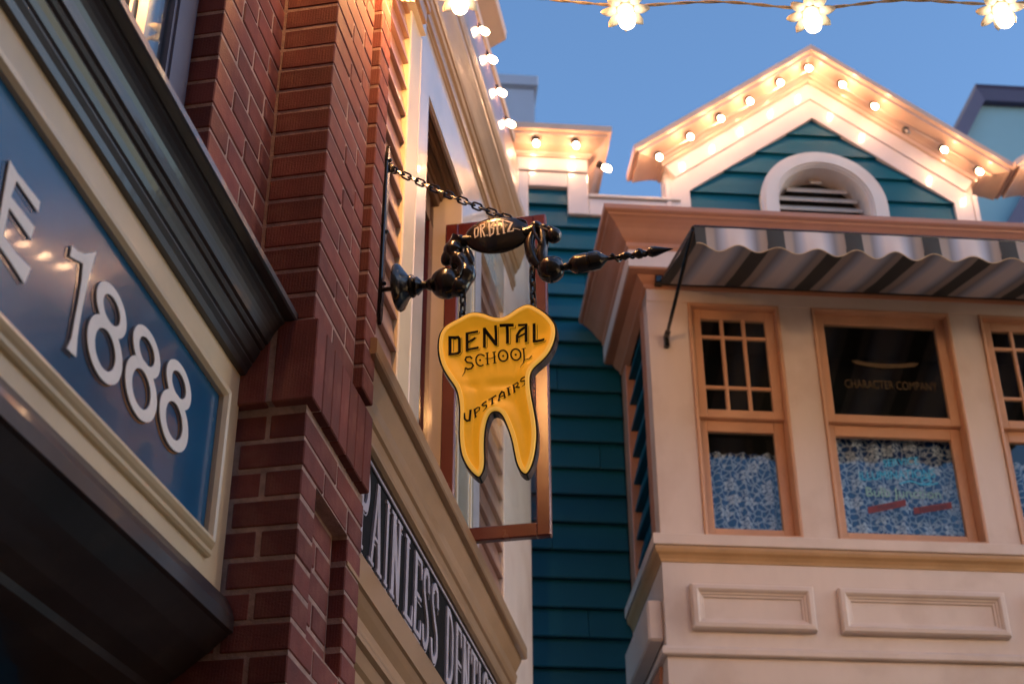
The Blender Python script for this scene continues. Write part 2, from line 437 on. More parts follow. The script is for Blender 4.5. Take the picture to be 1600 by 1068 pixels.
def lace_mat(name, thread, backing):
    # five-petalled flowers and a fine net in white; the blue ground is reflected sky painted in
    m_ = bpy.data.materials.new(name); m_.use_nodes = True
    nt = m_.node_tree; N = nt.nodes; L = nt.links
    b = N['Principled BSDF']; b.inputs['Roughness'].default_value = 0.9; b.inputs['Specular IOR Level'].default_value = 0.1
    def mth(op, a, b_=None, c_=None):
        n_ = N.new('ShaderNodeMath'); n_.operation = op
        for k_, v_ in enumerate((a, b_, c_)):
            if v_ is None: continue
            if isinstance(v_, (int, float)): n_.inputs[k_].default_value = v_
            else: L.new(v_, n_.inputs[k_])
        return n_.outputs[0]
    def ramp(src, p0, p1, a=0.0, b_=1.0):
        r = N.new('ShaderNodeMapRange'); r.inputs['From Min'].default_value = p0; r.inputs['From Max'].default_value = p1
        r.inputs['To Min'].default_value = a; r.inputs['To Max'].default_value = b_
        L.new(src, r.inputs['Value']); return r.outputs[0]
    tc = N.new('ShaderNodeTexCoord'); sp = N.new('ShaderNodeSeparateXYZ'); L.new(tc.outputs['Object'], sp.inputs[0])
    nz = N.new('ShaderNodeTexNoise'); nz.inputs['Scale'].default_value = 18; L.new(tc.outputs['Object'], nz.inputs['Vector'])
    wx = mth('MULTIPLY_ADD', nz.outputs['Fac'], 0.018, sp.outputs['X'])
    cb_ = N.new('ShaderNodeCombineXYZ'); L.new(wx, cb_.inputs[0]); L.new(sp.outputs['Z'], cb_.inputs[1])
    def flowers(scale, R0, off):
        ad = N.new('ShaderNodeVectorMath'); ad.operation = 'ADD'; L.new(cb_.outputs[0], ad.inputs[0]); ad.inputs[1].default_value = (off, off*.7, 0)
        v = N.new('ShaderNodeTexVoronoi'); v.voronoi_dimensions = '2D'; v.inputs['Scale'].default_value = scale; v.inputs['Randomness'].default_value = 0.75
        L.new(ad.outputs[0], v.inputs['Vector'])
        sb = N.new('ShaderNodeVectorMath'); sb.operation = 'SUBTRACT'; L.new(ad.outputs[0], sb.inputs[0]); L.new(v.outputs['Position'], sb.inputs[1])
        s2 = N.new('ShaderNodeSeparateXYZ'); L.new(sb.outputs[0], s2.inputs[0])
        ln = N.new('ShaderNodeVectorMath'); ln.operation = 'LENGTH'; L.new(sb.outputs[0], ln.inputs[0])
        th = mth('ARCTAN2', s2.outputs[1], s2.outputs[0])
        ct = mth('COSINE', mth('MULTIPLY', th, 5.0))
        rp = mth('MULTIPLY_ADD', ct, R0*0.26, R0*0.74)
        q = mth('DIVIDE', ln.outputs['Value'], rp)
        petal = ramp(q, 0.86, 1.02, 1.0, 0.0)
        core = ramp(mth('ABSOLUTE', mth('SUBTRACT', q, 0.36)), 0.04, 0.14, 0.0, 1.0)
        vein = ramp(ct, -1.0, -0.72, 0.25, 1.0)
        return mth('MULTIPLY', mth('MULTIPLY', petal, core), vein)
    f1 = flowers(11.0, 0.033, 0.0); f2 = flowers(21.0, 0.012, 0.37)
    net = N.new('ShaderNodeTexVoronoi'); net.voronoi_dimensions = '2D'; net.feature = 'DISTANCE_TO_EDGE'; net.inputs['Scale'].default_value = 34
    L.new(cb_.outputs[0], net.inputs['Vector'])
    nn = ramp(net.outputs['Distance'], 0.03, 0.15, 0.70, 0.0)
    fac = mth('MAXIMUM', mth('MAXIMUM', f1, f2), nn)
    mx = N.new('ShaderNodeMix'); mx.data_type = 'RGBA'
    L.new(fac, mx.inputs[0]); mx.inputs[6].default_value = (*backing, 1); mx.inputs[7].default_value = (*thread, 1)
    L.new(mx.outputs[2], b.inputs['Base Color'])
    return m_
M['lace'] = lace_mat('white_lace_sky_reflection', (0.60, 0.66, 0.84), (0.004, 0.045, 0.19))
M['dark_cloth'] = mat('dark_cloth', (0.012, 0.014, 0.016), rough=0.9, var=0.2)

def awning_mat():
    m_ = bpy.data.materials.new('striped_awning_canvas'); m_.use_nodes = True
    nt = m_.node_tree; N = nt.nodes; L = nt.links
    b = N['Principled BSDF']; b.inputs['Roughness'].default_value = 0.85
    tc = N.new('ShaderNodeTexCoord'); sp = N.new('ShaderNodeSeparateXYZ')
    L.new(tc.outputs['Object'], sp.inputs[0])
    a = N.new('ShaderNodeMath'); a.operation = 'ADD'; a.inputs[1].default_value = 0.054 + 0.320*8; L.new(sp.outputs['X'], a.inputs[0])
    d = N.new('ShaderNodeMath'); d.operation = 'DIVIDE'; d.inputs[1].default_value = 0.320; L.new(a.outputs[0], d.inputs[0])
    fr = N.new('ShaderNodeMath'); fr.operation = 'FRACT'; L.new(d.outputs[0], fr.inputs[0])
    r = N.new('ShaderNodeValToRGB'); cr = r.color_ramp; cr.interpolation = 'LINEAR'
    dk = (0.045, 0.050, 0.052, 1); tn = (0.32, 0.29, 0.275, 1); bl = (0.20, 0.22, 0.27, 1); lb = (0.36, 0.42, 0.55, 1); wh = (0.60, 0.59, 0.63, 1)
    stops = [(0.0, dk), (0.225, dk), (0.235, tn), (0.32, tn), (0.36, bl), (0.44, lb), (0.52, wh), (0.70, wh), (0.79, lb), (0.87, bl), (0.93, tn), (0.99, tn)]
    cr.elements[0].position = 0; cr.elements[0].color = stops[0][1]
    cr.elements[1].position = stops[-1][0]; cr.elements[1].color = stops[-1][1]
    for p, c in stops[1:-1]:
        e = cr.elements.new(p); e.color = c
    L.new(fr.outputs[0], r.inputs[0])
    wv = N.new('ShaderNodeTexNoise'); wv.inputs['Scale'].default_value = 300; L.new(tc.outputs['Object'], wv.inputs['Vector'])
    bp = N.new('ShaderNodeBump'); bp.inputs['Strength'].default_value = 0.2; bp.inputs['Distance'].default_value = 0.002
    L.new(wv.outputs['Fac'], bp.inputs['Height']); L.new(bp.outputs[0], b.inputs['Normal'])
    L.new(r.outputs[0], b.inputs['Base Color'])
    return m_
M['awning'] = awning_mat()

# lettering and outlines, metres in the plane of each sign
DENTAL = [(0.00738,1,[(-0.7625,3.7304),(-0.7425,3.7324),(-0.7386,3.7267),(-0.7381,3.688),(-0.7418,3.6843),(-0.7617,3.6801)]),(0.00102,0,[(-0.7326,3.7304),(-0.7312,3.6857),(-0.7362,3.6783),(-0.7606,3.6733)]),(0.00102,0,[(-0.7466,3.7272),(-0.7534,3.7262),(-0.7528,3.6892)]),(0.00779,0,[(-0.7188,3.743),(-0.7181,3.6872)]),(0.00656,0,[(-0.7219,3.7408),(-0.6898,3.7442)]),(0.00574,0,[(-0.7184,3.7124),(-0.6963,3.7255)]),(0.00656,0,[(-0.7213,3.6915),(-0.6881,3.6953)]),(0.00102,0,[(-0.6864,3.743),(-0.6864,3.7377),(-0.7115,3.7345),(-0.7113,3.7203)]),(0.00102,0,[(-0.6847,3.6955),(-0.6847,3.6884),(-0.7194,3.685)]),(0.00102,0,[(-0.6931,3.7258),(-0.7112,3.7101),(-0.7111,3.6975)]),(0.00738,0,[(-0.6734,3.7515),(-0.6731,3.6936)]),(0.00861,0,[(-0.6738,3.7487),(-0.642,3.6978)]),(0.00697,0,[(-0.643,3.7521),(-0.6429,3.6961)]),(0.00102,0,[(-0.6725,3.6918),(-0.666,3.6927),(-0.6661,3.7292)]),(0.00102,0,[(-0.6364,3.7491),(-0.6364,3.6943),(-0.6435,3.6936)]),(0.00697,0,[(-0.6323,3.7502),(-0.5962,3.7499)]),(0.00779,0,[(-0.6131,3.7481),(-0.6132,3.6988)]),(0.00102,0,[(-0.5917,3.7489),(-0.5923,3.742),(-0.605,3.7417),(-0.6052,3.6966),(-0.6145,3.6959)]),(0.00615,0,[(-0.5853,3.7499),(-0.5619,3.7502)]),(0.00738,0,[(-0.5647,3.7512),(-0.5651,3.6976)]),(0.00697,0,[(-0.5884,3.699),(-0.5881,3.7201),(-0.5807,3.7334),(-0.5675,3.7428)]),(0.00492,0,[(-0.5855,3.7144),(-0.5668,3.7237)]),(0.00102,0,[(-0.5578,3.7449),(-0.5583,3.6933),(-0.5679,3.6931)]),(0.00102,0,[(-0.5819,3.6982),(-0.5818,3.7129)]),(0.00779,0,[(-0.5437,3.7502),(-0.5443,3.6952)]),(0.00697,0,[(-0.5474,3.6973),(-0.5168,3.6959)]),(0.00102,0,[(-0.5357,3.7449),(-0.5362,3.7029)]),(0.00102,0,[(-0.5128,3.693),(-0.5129,3.6881),(-0.5457,3.6899)])]
SCHOOL = [(0.0041,0,[(-0.7047,3.664),(-0.7104,3.6706),(-0.7198,3.67),(-0.7227,3.6621),(-0.7177,3.6547),(-0.7059,3.6513),(-0.7015,3.6431),(-0.7067,3.6351),(-0.7156,3.6336),(-0.722,3.639)]),((0.00369,0.00061),0,[(-0.722,3.639),(-0.723,3.6276),(-0.7288,3.6121)]),(0.00369,0,[(-0.6729,3.6686),(-0.6787,3.6727),(-0.6825,3.6743),(-0.6863,3.6742),(-0.6898,3.6722),(-0.6926,3.6687),(-0.6944,3.664),(-0.6949,3.6586),(-0.6943,3.6531),(-0.6924,3.648),(-0.6896,3.6439),(-0.6861,3.6411),(-0.6822,3.6401),(-0.6785,3.6408),(-0.6752,3.6433)]),('dot',0.00287,(-0.6841,3.6574)),(0.00164,0,[(-0.6752,3.6718),(-0.6722,3.6668)]),(0.00389,0,[(-0.6659,3.6768),(-0.6646,3.6428)]),(0.00389,0,[(-0.6481,3.6778),(-0.646,3.6443)]),(0.00184,0,[(-0.671,3.6606),(-0.6565,3.659),(-0.6431,3.6643)]),(0.00184,0,[(-0.67,3.676),(-0.6618,3.6776)]),(0.00184,0,[(-0.6694,3.6421),(-0.6598,3.6431)]),(0.00184,0,[(-0.6524,3.6765),(-0.6431,3.6778)]),(0.00184,0,[(-0.6505,3.6438),(-0.6412,3.6451)]),(0.0041,1,[(-0.6126,3.6641),(-0.6126,3.6592),(-0.6136,3.6547),(-0.6156,3.651),(-0.6184,3.6485),(-0.6217,3.6473),(-0.6253,3.6475),(-0.6288,3.6492),(-0.6319,3.6522),(-0.6343,3.6561),(-0.6359,3.6608),(-0.6364,3.6657),(-0.6359,3.6704),(-0.6343,3.6745),(-0.6318,3.6776),(-0.6287,3.6794),(-0.6252,3.6798),(-0.6216,3.6788),(-0.6183,3.6763),(-0.6155,3.6727),(-0.6136,3.6683)]),('dot',0.00287,(-0.6244,3.6633)),(0.0041,1,[(-0.5792,3.664),(-0.5792,3.6591),(-0.5803,3.6545),(-0.5825,3.6507),(-0.5855,3.6481),(-0.589,3.6468),(-0.5928,3.647),(-0.5965,3.6488),(-0.5997,3.6518),(-0.6023,3.6559),(-0.6039,3.6606),(-0.6044,3.6657),(-0.6038,3.6705),(-0.6021,3.6747),(-0.5994,3.6779),(-0.5961,3.6798),(-0.5923,3.6802),(-0.5886,3.6791),(-0.5851,3.6766),(-0.5822,3.6729),(-0.5801,3.6684)]),('dot',0.00287,(-0.5921,3.663)),(0.00369,0,[(-0.5718,3.679),(-0.5706,3.6578),(-0.5707,3.6425)]),((0.00369,0.00061),0,[(-0.5707,3.6434),(-0.5723,3.6346),(-0.5805,3.6224)]),(0.00184,0,[(-0.5764,3.6784),(-0.566,3.6792)]),(0.00287,0,[(-0.5711,3.6449),(-0.5559,3.6447),(-0.5503,3.653)])]
UPSTAIRS = [(0.00478,0,[(-0.721,3.5011),(-0.7196,3.4851),(-0.7143,3.4793),(-0.7079,3.4817),(-0.7058,3.511)]),(0.00205,0,[(-0.7252,3.4988),(-0.7184,3.5015)]),(0.00171,0,[(-0.7089,3.5098),(-0.7032,3.5126)]),(0.00478,0,[(-0.6964,3.5129),(-0.6937,3.491)]),(0.00341,0,[(-0.6987,3.5125),(-0.6888,3.52),(-0.6839,3.5182),(-0.6844,3.5096),(-0.6935,3.5034)]),(0.00171,0,[(-0.6969,3.4896),(-0.6893,3.4922)]),(0.0041,0,[(-0.6667,3.5349),(-0.6748,3.5289),(-0.6775,3.5244),(-0.6732,3.5208),(-0.6659,3.5204),(-0.6647,3.5144)]),((0.00375,0.00051),0,[(-0.6647,3.5153),(-0.6674,3.5092),(-0.6746,3.5011)]),(0.00375,0,[(-0.6617,3.5378),(-0.6422,3.5499)]),(0.00478,0,[(-0.6523,3.5424),(-0.6504,3.5198)]),(0.00171,0,[(-0.654,3.5184),(-0.6458,3.5231)]),(0.0041,0,[(-0.6352,3.5316),(-0.6336,3.549),(-0.6278,3.5591),(-0.6226,3.5561),(-0.6199,3.5403)]),(0.00239,0,[(-0.6339,3.5435),(-0.621,3.548)]),(0.00171,0,[(-0.6373,3.5301),(-0.6309,3.5328)]),(0.00171,0,[(-0.6233,3.5389),(-0.6169,3.542)]),(0.00478,0,[(-0.6122,3.5692),(-0.6089,3.5471)]),(0.00188,0,[(-0.6159,3.5683),(-0.6061,3.5721)]),(0.00188,0,[(-0.6132,3.5454),(-0.605,3.5491)]),(0.00461,0,[(-0.5985,3.5778),(-0.5955,3.5532)]),(0.00341,0,[(-0.6015,3.5757),(-0.5893,3.5817),(-0.5856,3.5768),(-0.5881,3.5701),(-0.5961,3.5654)]),(0.00341,0,[(-0.5927,3.5675),(-0.5811,3.5624)]),(0.00171,0,[(-0.5989,3.5519),(-0.5922,3.5546)]),(0.00375,0,[(-0.5672,3.5891),(-0.577,3.5867),(-0.5795,3.5813),(-0.5755,3.5785),(-0.5667,3.5782),(-0.5658,3.572)]),((0.00341,0.00051),0,[(-0.5658,3.5729),(-0.5683,3.5671),(-0.576,3.5619)])]
DRBITZ = [(0.00342,1,[(-0.6996,4.0698),(-0.691,4.0724),(-0.6894,4.0631),(-0.6908,4.0438),(-0.6986,4.0404),(-0.7005,4.0541)]),(0.0041,0,[(-0.6838,4.0793),(-0.6822,4.0369)]),(0.00342,0,[(-0.6843,4.0786),(-0.6741,4.0802),(-0.6728,4.0702),(-0.6806,4.062)]),(0.0041,0,[(-0.6798,4.0619),(-0.6714,4.0368)]),('dot',0.00273,(-0.6646,4.0398)),(0.00455,0,[(-0.6602,4.0857),(-0.6574,4.0349)]),(0.00342,0,[(-0.6613,4.0848),(-0.6484,4.0844),(-0.6486,4.0735),(-0.6571,4.0654)]),(0.00364,0,[(-0.6571,4.0654),(-0.6473,4.0599),(-0.6483,4.0438),(-0.6583,4.0364)]),(0.00455,0,[(-0.6386,4.0888),(-0.6361,4.0387)]),(0.00182,0,[(-0.6416,4.0865),(-0.632,4.0883),(-0.62,4.0874)]),(0.00273,0,[(-0.6473,4.0657),(-0.6266,4.0673)]),(0.00228,0,[(-0.6396,4.0381),(-0.6309,4.0389)]),(0.00455,0,[(-0.6233,4.0814),(-0.6198,4.0409)]),(0.00273,0,[(-0.6331,4.0839),(-0.608,4.0821)]),(0.00228,0,[(-0.6233,4.0405),(-0.6152,4.0411)]),(0.00319,0,[(-0.6162,4.0813),(-0.5982,4.0747)]),(0.00501,0,[(-0.5987,4.075),(-0.609,4.0445)]),(0.00319,0,[(-0.6108,4.0437),(-0.5955,4.0466),(-0.594,4.0537)]),(0.00091,0,[(-0.594,4.0543),(-0.5853,4.0525),(-0.5766,4.0491)])]
TOOTH = [(-0.7385, 3.7877), (-0.7209, 3.7974), (-0.6981, 3.8012), (-0.6701, 3.7931), (-0.6499, 3.7813), (-0.6307, 3.7761), (-0.6146, 3.7806), (-0.5894, 3.7976), (-0.5667, 3.8073), (-0.5492, 3.8058), (-0.5293, 3.7921), (-0.5047, 3.7687), (-0.4878, 3.7404), (-0.4849, 3.7112), (-0.4914, 3.6804), (-0.5041, 3.6534), (-0.5216, 3.6328), (-0.5414, 3.6153), (-0.5514, 3.5968), (-0.5526, 3.5691), (-0.5496, 3.5356), (-0.5428, 3.4912), (-0.5376, 3.4474), (-0.5381, 3.4048), (-0.5443, 3.3632), (-0.5541, 3.3328), (-0.5674, 3.3175), (-0.5824, 3.3278), (-0.5927, 3.3522), (-0.5987, 3.3843), (-0.6057, 3.4222), (-0.6177, 3.461), (-0.6297, 3.4893), (-0.6418, 3.4988), (-0.654, 3.4946), (-0.6626, 3.471), (-0.6673, 3.4391), (-0.668, 3.4018), (-0.6669, 3.3646), (-0.6701, 3.3387), (-0.6828, 3.3201), (-0.701, 3.3338), (-0.718, 3.3591), (-0.7304, 3.392), (-0.7359, 3.4353), (-0.7364, 3.4731), (-0.736, 3.5113), (-0.74, 3.5504), (-0.7479, 3.579), (-0.7657, 3.6091), (-0.7839, 3.6451), (-0.7938, 3.6863), (-0.7946, 3.721), (-0.7886, 3.7495), (-0.7713, 3.771)]
LETTER_E = [(1.7443, 3.1096), (1.7725, 3.1056), (1.8524, 3.1093), (1.8533, 3.089), (1.774, 3.0924), (1.7684, 3.057), (1.8504, 3.0582), (1.8473, 3.0321), (1.7692, 3.037), (1.7691, 2.9848), (1.8144, 2.9827), (1.8632, 2.9885), (1.8537, 2.9526), (1.8033, 2.9591), (1.7543, 2.9627), (1.7503, 2.9972)]
DIGIT_ONE = [(1.9525, 3.1097), (1.9754, 3.1133), (2.0017, 3.1262), (2.0377, 3.1555), (2.0353, 3.1412), (2.0273, 3.0911), (2.023, 3.0446), (2.0217, 3.0008), (2.0224, 2.9716), (2.0295, 2.9391), (2.0119, 2.936), (1.9941, 2.9343), (2.0035, 2.96), (2.0038, 2.998), (2.0052, 3.033), (2.0043, 3.0758), (1.9992, 3.1054), (1.9769, 3.0967), (1.9533, 3.0879)]

# ================================================================== SETTING
g = MB(); g.box(-150, 150, -150, 150, -0.30, -0.12)
o = part('ground', g, M['asphalt'], None) if False else None
me = g.mesh('street'); st = bpy.data.objects.new('street', me); col.objects.link(st); me.materials.append(M['asphalt']); st['kind'] = 'structure'
pv = thing('pavement', None, None, FL, (0, 0, 0), kind='structure')
part('paving_slab', MB().box(-12, 6.2, 0.25, 1.2, -0.2, 0.0), M['paving'], pv)
pv2 = thing('pavement', None, None, FR, (0, 0, 0), kind='structure')
part('paving_slab', MB().box(-1.2, 14, 3.9, 7.2, -0.2, -0.002), M['paving'], pv2)

# ================================================================== SHOP WITH THE BLUE FASCIA SIGN (left)
shop = thing('corner_shop', 'shop front at far left with cream fascia, blue sign panel and dark moulded cornice', 'shop building', FL, (1.6, 1.11, 0))
TILT = lambda x: 0.054*(x-2.70)
part('fascia_board', MB().add([(-4,1.105,2.70+TILT(0.2)),(2.786,1.105,2.815),(2.786,1.105,3.36),(-4,1.105,3.36),(-4,1.135,2.70+TILT(0.2)),(2.786,1.135,2.815),(2.786,1.135,3.36),(-4,1.135,3.36)],
     [(0,1,2,3),(4,7,6,5),(0,4,5,1),(1,5,6,2),(2,6,7,3),(3,7,4,0)]), M['cream'], shop)
part('upper_wall', MB().box(-4, 2.425, 1.175, 1.35, 3.34, 8.0), M['slate'], shop)
part('lower_wall', MB().box(-4, 2.786, 1.75, 1.95, -0.05, 2.9), M['charcoal'], shop)
# sign panel
XL = 0.55
zb = lambda x: 2.906+0.054*(x-2.652)
pan = MB(); pan.add([(XL,1.100,zb(XL)),(2.66,1.100,zb(2.66)),(2.66,1.100,3.222),(XL,1.100,3.219),(XL,1.1045,zb(XL)),(2.66,1.1045,zb(2.66)),(2.66,1.1045,3.222),(XL,1.1045,3.219)],
     [(0,1,2,3),(4,7,6,5),(0,4,5,1),(1,5,6,2),(2,6,7,3),(3,7,4,0)])
sp_ = part('sign_panel', pan, M['signblue'], shop)
fprof = [(0,1.1043),(0,1.090),(0.006,1.081),(0.015,1.079),(0.021,1.084),(0.026,1.090),(0.033,1.092),(0.037,1.097),(0.037,1.1045)]
loop = [(XL,3.219),(XL,zb(XL)),(2.655,zb(2.655)),(2.66,3.222)]
part('sign_frame', MB().sweep(loop, fprof, XZ, side=1, closed=True), M['cream'], shop)
LT = lambda a, b, h: (a, 1.0985-h, b)
LS = lambda a, b, h: (a-0.012, 1.0998-h, b-0.010)
LETTER_E = [(a-.022, b) for a, b in LETTER_E]
t = MB(); t.prism(LETTER_E, LT, 0.0, 0.0028); part('letter', t, M['offwhite'], sp_)
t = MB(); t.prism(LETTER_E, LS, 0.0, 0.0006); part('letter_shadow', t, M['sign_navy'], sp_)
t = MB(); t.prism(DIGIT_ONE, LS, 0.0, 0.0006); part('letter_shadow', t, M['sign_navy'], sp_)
t = MB(); t.prism(DIGIT_ONE, LT, 0.0, 0.0028); part('digit', t, M['offwhite'], sp_)
for cx, z1, z2 in ((2.1255, 3.0925, 3.011), (2.2855, 3.104, 3.0245), (2.4435, 3.1245, 3.045)):
    t = MB()
    t.ring((cx, z2), LT, 0.073, 0.0565, 0.043, 0.0362, 0.0, 0.0028)
    t.ring((cx+0.001, z1), LT, 0.0645, 0.0437, 0.037, 0.0248, 0.0, 0.0030)
    part('digit', t, M['offwhite'], sp_)
    t = MB()
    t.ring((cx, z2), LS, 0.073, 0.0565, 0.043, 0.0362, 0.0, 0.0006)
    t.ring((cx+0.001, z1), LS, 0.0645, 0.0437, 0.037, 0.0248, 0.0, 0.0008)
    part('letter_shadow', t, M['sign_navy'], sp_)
# cornice over the fascia
cprof = [(1.10,3.338),(1.092,3.339),(1.087,3.352),(1.080,3.362),(1.080,3.367),(1.075,3.371),(1.070,3.382),(1.064,3.393),(1.064,3.398),(1.058,3.400),(1.054,3.406),(1.054,3.411),(1.047,3.413),
         (1.0445,3.422),(1.041,3.432),(1.036,3.442),(1.030,3.450),(1.023,3.457),(1.015,3.462),(1.014,3.471),(0.992,3.471),(0.988,3.474),(0.988,3.490),(1.0,3.496),(1.176,3.53),(1.176,3.34)]
part('cornice', MB().prism(cprof, YZ, -4, 2.787), M['charcoal'], shop)
# ledge under the fascia (falls slightly, as the sign does)
lp = [(1.104,2.822),(1.090,2.824),(1.078,2.800),(1.072,2.782),(1.071,2.752),(1.080,2.748),(1.095,2.735),(1.120,2.712),(1.150,2.690),(1.18,2.666),(1.215,2.645),(1.222,2.632),(1.26,2.615),(1.34,2.600),(1.50,2.575),(1.76,2.555),(1.76,2.82)]
def ledge_fn(a, b, h): return (h, a, b + 0.054*(h-2.79))
part('ledge', MB().prism(lp, ledge_fn, -0.5, 2.793), M['charcoal'], shop)
# upstairs window beside the brick pier
wf = part('window', MB().box(2.330, 2.418, 1.153, 1.176, 3.50, 6.2).box(2.318, 2.330, 1.159, 1.176, 3.50, 6.2), M['slate'], shop)
part('pane', MB().box(2.19, 2.317, 1.168, 1.173, 3.50, 6.2), M['glass'], wf)
part('casing', MB().box(2.105, 2.132, 1.150, 1.176, 3.50, 6.2).box(2.132, 2.160, 1.145, 1.176, 3.50, 6.2).box(2.160, 2.188, 1.153, 1.176, 3.50, 6.2), M['cream'], wf)

# ================================================================== BRICK PIER
pier = thing('brick_pier', 'stepped red brick pier with a soldier course between the two left shop fronts', 'brick pier', FL, (2.8, 1.0, 0))
bcache = {}
def brick(x0, x1, y0, y1, z0, z1, parent=None):
    j = 0.0012
    key = (round(x1-x0, 3), round(y1-y0, 3), round(z1-z0, 3))
    if key not in bcache:
        me = MB().cbox(-key[0]/2, key[0]/2, -key[1]/2, key[1]/2, -key[2]/2, key[2]/2, 0.0028).mesh('brick')
        me.materials.append(M['brick']); bcache[key] = me
    c = ((x0+x1)/2+rnd.uniform(-j, j)*0.5, (y0+y1)/2+rnd.uniform(-j, j), (z0+z1)/2+rnd.uniform(-j, j)*0.6)
    o = link('brick', bcache[key], None, parent or pier, c)
    o.rotation_euler = (rnd.uniform(-.006, .006), rnd.uniform(-.006, .006), rnd.uniform(-.008, .008))
core = MB()
core.box(2.4325, 2.80, 1.0955, 1.5, 3.50, 5.6)
core.box(2.7925, 3.12, 0.9525, 1.5, 3.30, 5.601)
core.box(3.1145, 3.2025, 0.9295, 1.5, 3.484, 5.602)
core.box(2.779, 3.249, 0.939, 1.49, 3.269, 3.467)
core.box(2.8028, 3.264, 0.9925, 1.48, 0, 3.272)
core.box(2.8027, 2.906, 0.9575, 0.997, 0, 3.271)
core.box(3.156, 3.2645, 0.9575, 0.997, 0, 3.271)
core.box(2.905, 3.157, 0.9575, 0.997, 3.119, 3.271)
core.box(2.905, 3.157, 0.9575, 0.997, 0, 2.775)
part('mortar', core, M['mortar'], pier)
for k in range(-11, 14):
    zt = 4.429-0.0679*k-0.0045; zb_ = 4.429-0.0679*(k+1)+0.0045
    odd = k % 2
    for a, b in ([(2.43,2.533),(2.542,2.721),(2.730,2.80)] if odd else [(2.43,2.626),(2.635,2.80)]):
        brick(a, b, 1.093, 1.20, zt, zb_) if False else brick(a, b, 1.093, 1.20, zb_, zt)
    if odd:
        brick(2.79, 2.926, 0.950, 1.086, zb_, zt); brick(2.935, 3.107, 0.950, 1.04, zb_, zt)
    else:
        brick(2.79, 3.026, 0.950, 1.086, zb_, zt); brick(3.035, 3.107, 0.950, 1.04, zb_, zt)
    brick(3.112, 3.205, 0.927, 1.02, zb_, zt)
# soldier course, standing proud
xs = 2.776
for i in range(7):
    w = 0.0628
    brick(xs, xs+w, 0.936, 1.030 if i == 0 else 1.02, 3.266, 3.470); xs += w+0.0048
brick(2.776, 2.85, 1.043, 1.135, 3.266, 3.470)
for k in range(0, 14):
    zt = 3.252-0.068*k-0.0048; zb_ = 3.252-0.068*(k+1)+0.0048
    odd = k % 2
    rec = 2 <= k <= 6
    xe = 2.905 if rec else (2.95 if odd else 3.04)
    if odd:
        brick(2.80, xe, 0.955, 1.10, zb_, zt); brick(2.802, 2.88, 1.111, 1.2, zb_, zt)
    else:
        brick(2.80, xe, 0.955, 1.035, zb_, zt); brick(2.801, 2.88, 1.046, 1.2, zb_, zt)
    if rec:
        brick(3.155, 3.268, 0.955, 1.03, zb_, zt)
        for a, b in ([(2.914,3.03),(3.04,3.146)] if odd else [(2.914,2.97),(2.98,3.146)]):
            brick(a, b, 0.990, 1.06, zb_, zt)
    elif odd:
        brick(2.96, 3.14, 0.955, 1.03, zb_, zt); brick(3.15, 3.268, 0.955, 1.03, zb_, zt)
    else:
        brick(3.05, 3.268, 0.955, 1.03, zb_, zt)
low = MB(); z_ = 3.252-0.068*14
k = 0
while z_ > 0.07:
    low.box(2.80, 3.268, 0.955, 1.2, z_-0.068+0.0048, z_-0.0048); z_ -= 0.068
part('lower_brickwork', low, M['brick'], pier, kind='stuff')

# ================================================================== DENTIST BUILDING (beyond the pier)
den = thing('dentist_building', 'cream and terracotta clapboard shop front beyond the brick pier with black lettered name board', 'shop building', FL, (4.5, 1.05, 0))
part('wall', MB().box(3.0, 3.868, 1.022, 1.5, 2.4, 6.3).box(4.418, 5.85, 1.022, 1.5, 2.4, 6.3).box(3.868, 4.418, 1.022, 1.5, 5.05, 6.3).box(3.868, 4.418, 1.022, 1.5, 2.4, 3.66), M['rust_siding'], den)
part('base_wall', MB().box(3.0, 5.85, 1.002, 1.5, -0.05, 2.42), M['tan'], den)
bprof = [(1.021,0.0),(0.984,0.0),(0.983,0.008),(0.987,0.016),(1.000,0.1075),(1.021,0.1075)]
def boards(x0, x1, zlist):
    bm_ = MB().prism([(a, b) for a, b in bprof], lambda a, b, h: (h, a, b), x0, x1)
    me = bm_.mesh('siding_board', Vector((0, 0, 0))); me.materials.append(M['rust_siding'])
    me.transform(Matrix.Translation(-Vector((x0, 1.0, 0))))
    for z in zlist:
        link('siding_board', me, None, den, (x0, 1.0+rnd.uniform(-.0008, .0008), z))
zs = [5.064-0.1068*k for k in range(-2, 14) if 3.62 < 5.064-0.1068*k < 5.25]
boards(3.18, 3.608, zs)
boards(4.784, 5.226, zs)
part('window_casing', MB().cbox(3.611, 3.742, 0.978, 1.023, 3.64, 5.19, .004), M['cream'], den)
part('window_casing', MB().cbox(3.744, 3.869, 0.9765, 1.10, 3.64, 5.19, .004), M['cream_gloss'], den)
part('window_casing', MB().cbox(4.416, 4.60, 0.978, 1.10, 3.64, 5.05, .004).cbox(4.602, 4.632, 0.972, 1.023, 3.64, 5.05, .003), M['cream_gloss'], den)
part('window_casing', MB().cbox(4.634, 4.782, 0.982, 1.023, 3.64, 5.19, .004), M['silver'], den)
part('corner_board', MB().cbox(5.228, 5.362, 0.978, 1.023, 2.4, 5.30, .004), M['pink'], den)
part('corner_pilaster', MB().cbox(5.364, 5.85, 0.980, 1.4, -0.05, 5.92, .004), M['pink'], den)
part('frieze_board', MB().box(3.742, 5.363, 0.979, 1.023, 5.052, 5.30).box(3.18, 3.742, 0.962, 1.023, 5.192, 5.31), M['cream_gloss'], den)
